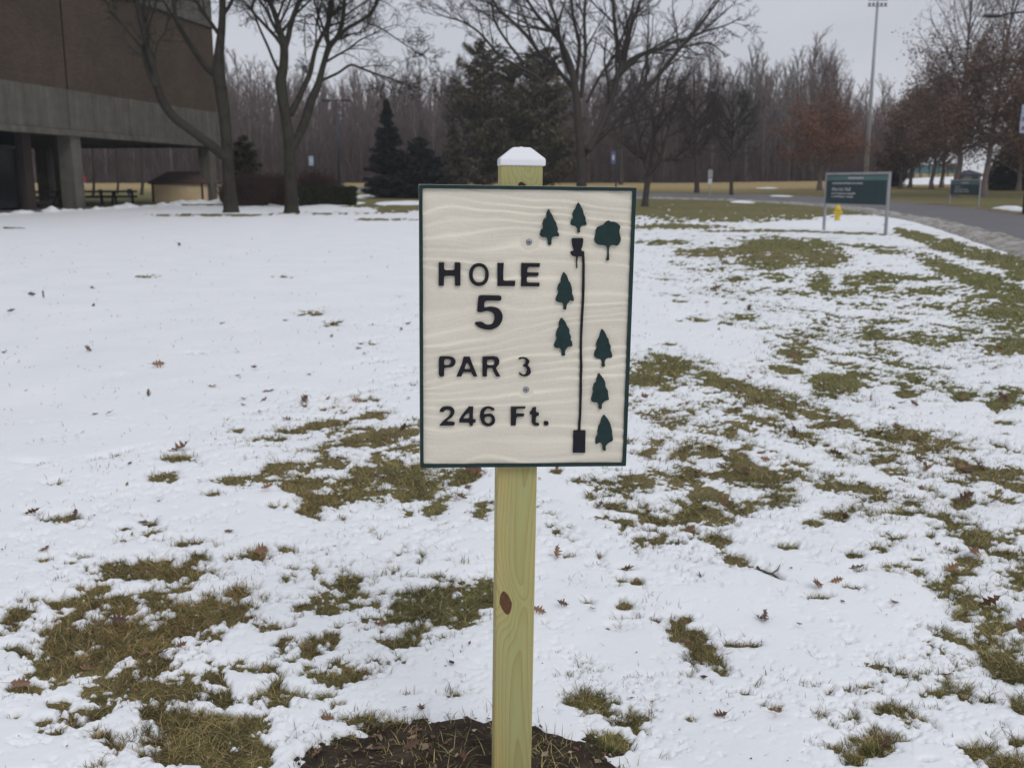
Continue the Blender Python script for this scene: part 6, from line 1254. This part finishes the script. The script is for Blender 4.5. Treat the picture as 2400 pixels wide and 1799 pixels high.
r = random.Random(99); lc = 0
GEN = {'ZA': ('small brown oak leaf caught in the patchy snow right of the sign board', 'oak leaves on the snow right of the board'), 'ZB': ('small dark curled oak leaf on the open snow left of the sign board', 'oak leaves on the snow left of the board'),
       'ZC': ('brown oak leaf among the melted patches in the lower left corner', 'oak leaves lower left'), 'ZD': ('brown oak leaf in the melted grass just left of the timber post', 'oak leaves left of the post'),
       'ZE': ('brown oak leaf on the snow just right of the timber post', 'oak leaves right of the post'), 'ZF': ('brown oak leaf on the snow in the lower right corner', 'oak leaves lower right')}
for z, txt in LEAF.items():
    for i, it in enumerate(txt.split('|')):
        x, y, s = [float(q) for q in it.split()]; p = G(z[0] + x / z[2], z[1] + y / z[2] + 2); zt_ = float(ground_top(p[0], p[1])[0])
        dist = math.hypot(p[0], p[1]); wpx = (17 * s) * (1.0 if z in (ZA, ZB) else 1.25); size = max(.055, min(.20, wpx / FPX * dist * 1.6)); kd, me = LM[r.randrange(len(LM))]
        up_ = (r.random() < .45); o = bpy.data.objects.new('fallen_leaf', me); col.objects.link(o); o.scale = (size,) * 3; o.location = (p[0], p[1], zt_ + (size * .28 if up_ else size * .03 + .003))
        o.rotation_euler = (r.uniform(.5, 1.3) if up_ else r.gauss(0, .25), r.gauss(0, .5) if up_ else r.gauss(0, .2), r.random() * 6.28)
        key = (ZN[id(z)], i)
        if key in SPECIAL: tag(o, SPECIAL[key], 'leaf')
        else: tag(o, GEN[key[0]][0], 'leaf', GEN[key[0]][1])
        lc += 1
# crumbs of leaf, bark and straw on the soil and in the grass
def litter():
    rr_ = np.random.default_rng(31); n = 700; a = rr_.random(n) * 6.283; q = np.sqrt(rr_.random(n)) * .46; x = POST[0] + q * np.cos(a); y = POST[1] + q * np.sin(a)
    n2 = 5200; v = rr_.random(n2); y2 = 1 / (1 / 2.2 + (1 / 16. - 1 / 2.2) * v); x2 = (rr_.random(n2) * 2 - 1) * .6 * y2; d, _, _ = snow_depth(x2, y2, H(x2, y2)); k = rr_.random(n2) < np.where(d < 0, .30, .06); x = np.r_[x, x2[k]]; y = np.r_[y, y2[k]]; n = len(x)
    z = ground_top(x, y) + .004 + .006 * rr_.random(n); L_ = (.003 + .013 * rr_.random(n) ** 2.6) * np.clip(y / 3, 1, 3); az = rr_.random(n) * 6.283; w_ = L_ * (.18 + .5 * rr_.random(n)); tl = rr_.normal(0, .35, n)
    dx, dy, dz = np.cos(az) * L_, np.sin(az) * L_, tl * L_; wx, wy = -np.sin(az) * w_, np.cos(az) * w_
    V = np.stack([np.stack([x - dx, y - dy, z - dz * .5], 1), np.stack([x + wx, y + wy, z + .002], 1), np.stack([x + dx, y + dy, z + np.abs(dz)], 1), np.stack([x - wx, y - wy, z - .001], 1)], 1).reshape(-1, 3)
    pal_ = np.array([(.16, .085, .05), (.26, .19, .12), (.06, .035, .025), (.34, .28, .19), (.10, .06, .04)]); c = pal_[rr_.integers(0, 5, n)] * (.7 + .6 * rr_.random((n, 1)))
    o = mesh_np('leaf_litter', V, np.arange(n * 4).reshape(-1, 4), M['blade']); vcol(o, np.repeat(c, 4, 0)); tag(o, 'crumbled leaf bits and straw scattered over soil and grass', 'leaf litter', kind='stuff')
litter()
# lone long grass stalks and tufts, fallen twig
def stick(label, z, x0_, y0_, x1_, y1_, rad, lift=.01):
    a, b = G(z[0] + x0_ / z[2], z[1] + y0_ / z[2]), G(z[0] + x1_ / z[2], z[1] + y1_ / z[2]); za, zb2 = float(ground_top(*a[:2])[0]), float(ground_top(*b[:2])[0])
    n = 7; P = np.array([a * (1 - t) + b * t for t in np.linspace(0, 1, n)]); P[:, 2] = np.linspace(za, zb2, n) + lift + np.array([r.gauss(0, .004) for _ in range(n)]); P[:, 0] += np.array([r.gauss(0, .004) for _ in range(n)])
    paths = [(P - a, np.linspace(rad, rad * .5, n))]; q = P[4] - a; paths.append((np.array([q, q + [.03, .03, .004], q + [.05, .07, .010]]), np.array([rad * .5, rad * .4, rad * .2])))
    V, F_ = tubes(paths, 6); o = mesh_np('fallen_twig', V, F_, M['bark_grey'], smooth=True); o.location = tuple(a); tag(o, label, 'twig')
stick('short forked brown twig lying on the snow right of the post', ZE, 1350, 560, 1490, 640, .006)
stick('thin dark twig on the snow at the upper left below the hall', ZB, 20, 210, 130, 218, .02, .02)
def tuft(z, x_, y_, hpx, n, label, seed):
    p = G(z[0] + x_ / z[2], z[1] + y_ / z[2]); zt_ = float(ground_top(p[0], p[1])[0]); hh = hpx / FPX * math.hypot(p[0], p[1]) * 1.05; rr_ = np.random.default_rng(seed); V = []; F_ = []; C = []
    for i in range(n):
        a = rr_.random() * 6.283; s = hh * rr_.uniform(.35, 1.0); l = s * rr_.uniform(.1, .75); bx, by = rr_.normal(0, hh * .22, 2); wv = .0012 + .0012 * rr_.random(); k = len(V)
        dx, dy = math.cos(a) * l, math.sin(a) * l; wx, wy = -math.sin(a) * wv, math.cos(a) * wv
        for f, ww in ((0, 1), (.5, .9), (1, 0.15)):
            V += [(bx + dx * f * f - wx * ww, by + dy * f * f - wy * ww, -.012 + s * f), (bx + dx * f * f + wx * ww, by + dy * f * f + wy * ww, -.012 + s * f)]
        F_ += [(k, k + 1, k + 3, k + 2), (k + 2, k + 3, k + 5, k + 4)]; c = pal[rr_.choice([0, 0, 5, 5, 1, 2, 3])] * rr_.uniform(.7, 1.2); C += [c] * 6
    o = mesh_np('grass_tuft', np.array(V), np.array(F_), M['blade']); vcol(o, np.array(C)); o.location = (p[0], p[1], zt_); tag(o, label, 'grass tuft')
tuft(ZE, 535, 1590, 42, 110, 'dark green grass tuft at the snow edge right of the soil mound', 1)
tuft(ZE, 335, 1320, 20, 30, 'small grass tuft in clean snow right of the post foot', 2)
tuft(ZE, 750, 1395, 18, 26, 'short grass tuft in the lower snow between post and right corner', 3)
tuft(ZF, 700, 1590, 44, 130, 'coarse straw and green tuft in the melted hole at the bottom right', 4)
tuft(ZF, 580, 1640, 26, 60, 'straw coloured tuft beside the larger one at the bottom right', 5)
tuft(ZD, 1190, 620, 26, 14, 'upright blades poking through snow left of the timber post', 6)
tuft(ZE, 415, 758, 26, 12, 'tiny tuft with one tall blade right of the knot in the post', 7)
tuft(ZD, 900, 1300, 30, 10, 'thin long stalks in the snow above the soil mound', 8)
tuft(ZF, 828, 735, 22, 3, 'single dark upright stalk in the clean snow at the right', 9)
tuft(ZF, 808, 1010, 14, 9, 'small split tuft in the clean snow low on the right', 10)
print('leaves', lc)

# ------------------------------------------------------------------ damp winter air
me = bpy.data.meshes.new('haze'); b_ = MB().box(0, 92, 19.5, 360, 330, 43)
me.from_pydata(b_.v, [], b_.f); hz = bpy.data.objects.new('haze', me); col.objects.link(hz); tag(hz, 'thin damp grey air over the lawns', 'haze', kind='stuff')
hm = bpy.data.materials.new('damp_air'); hm.use_nodes = True; hn = hm.node_tree; hn.nodes.clear(); ho = hn.nodes.new('ShaderNodeOutputMaterial'); pv = hn.nodes.new('ShaderNodeVolumePrincipled')
pv.inputs['Color'].default_value = (.86, .88, .93, 1); pv.inputs['Density'].default_value = .00055; pv.inputs['Anisotropy'].default_value = 0; hn.links.new(pv.outputs[0], ho.inputs['Volume']); me.materials.append(hm)
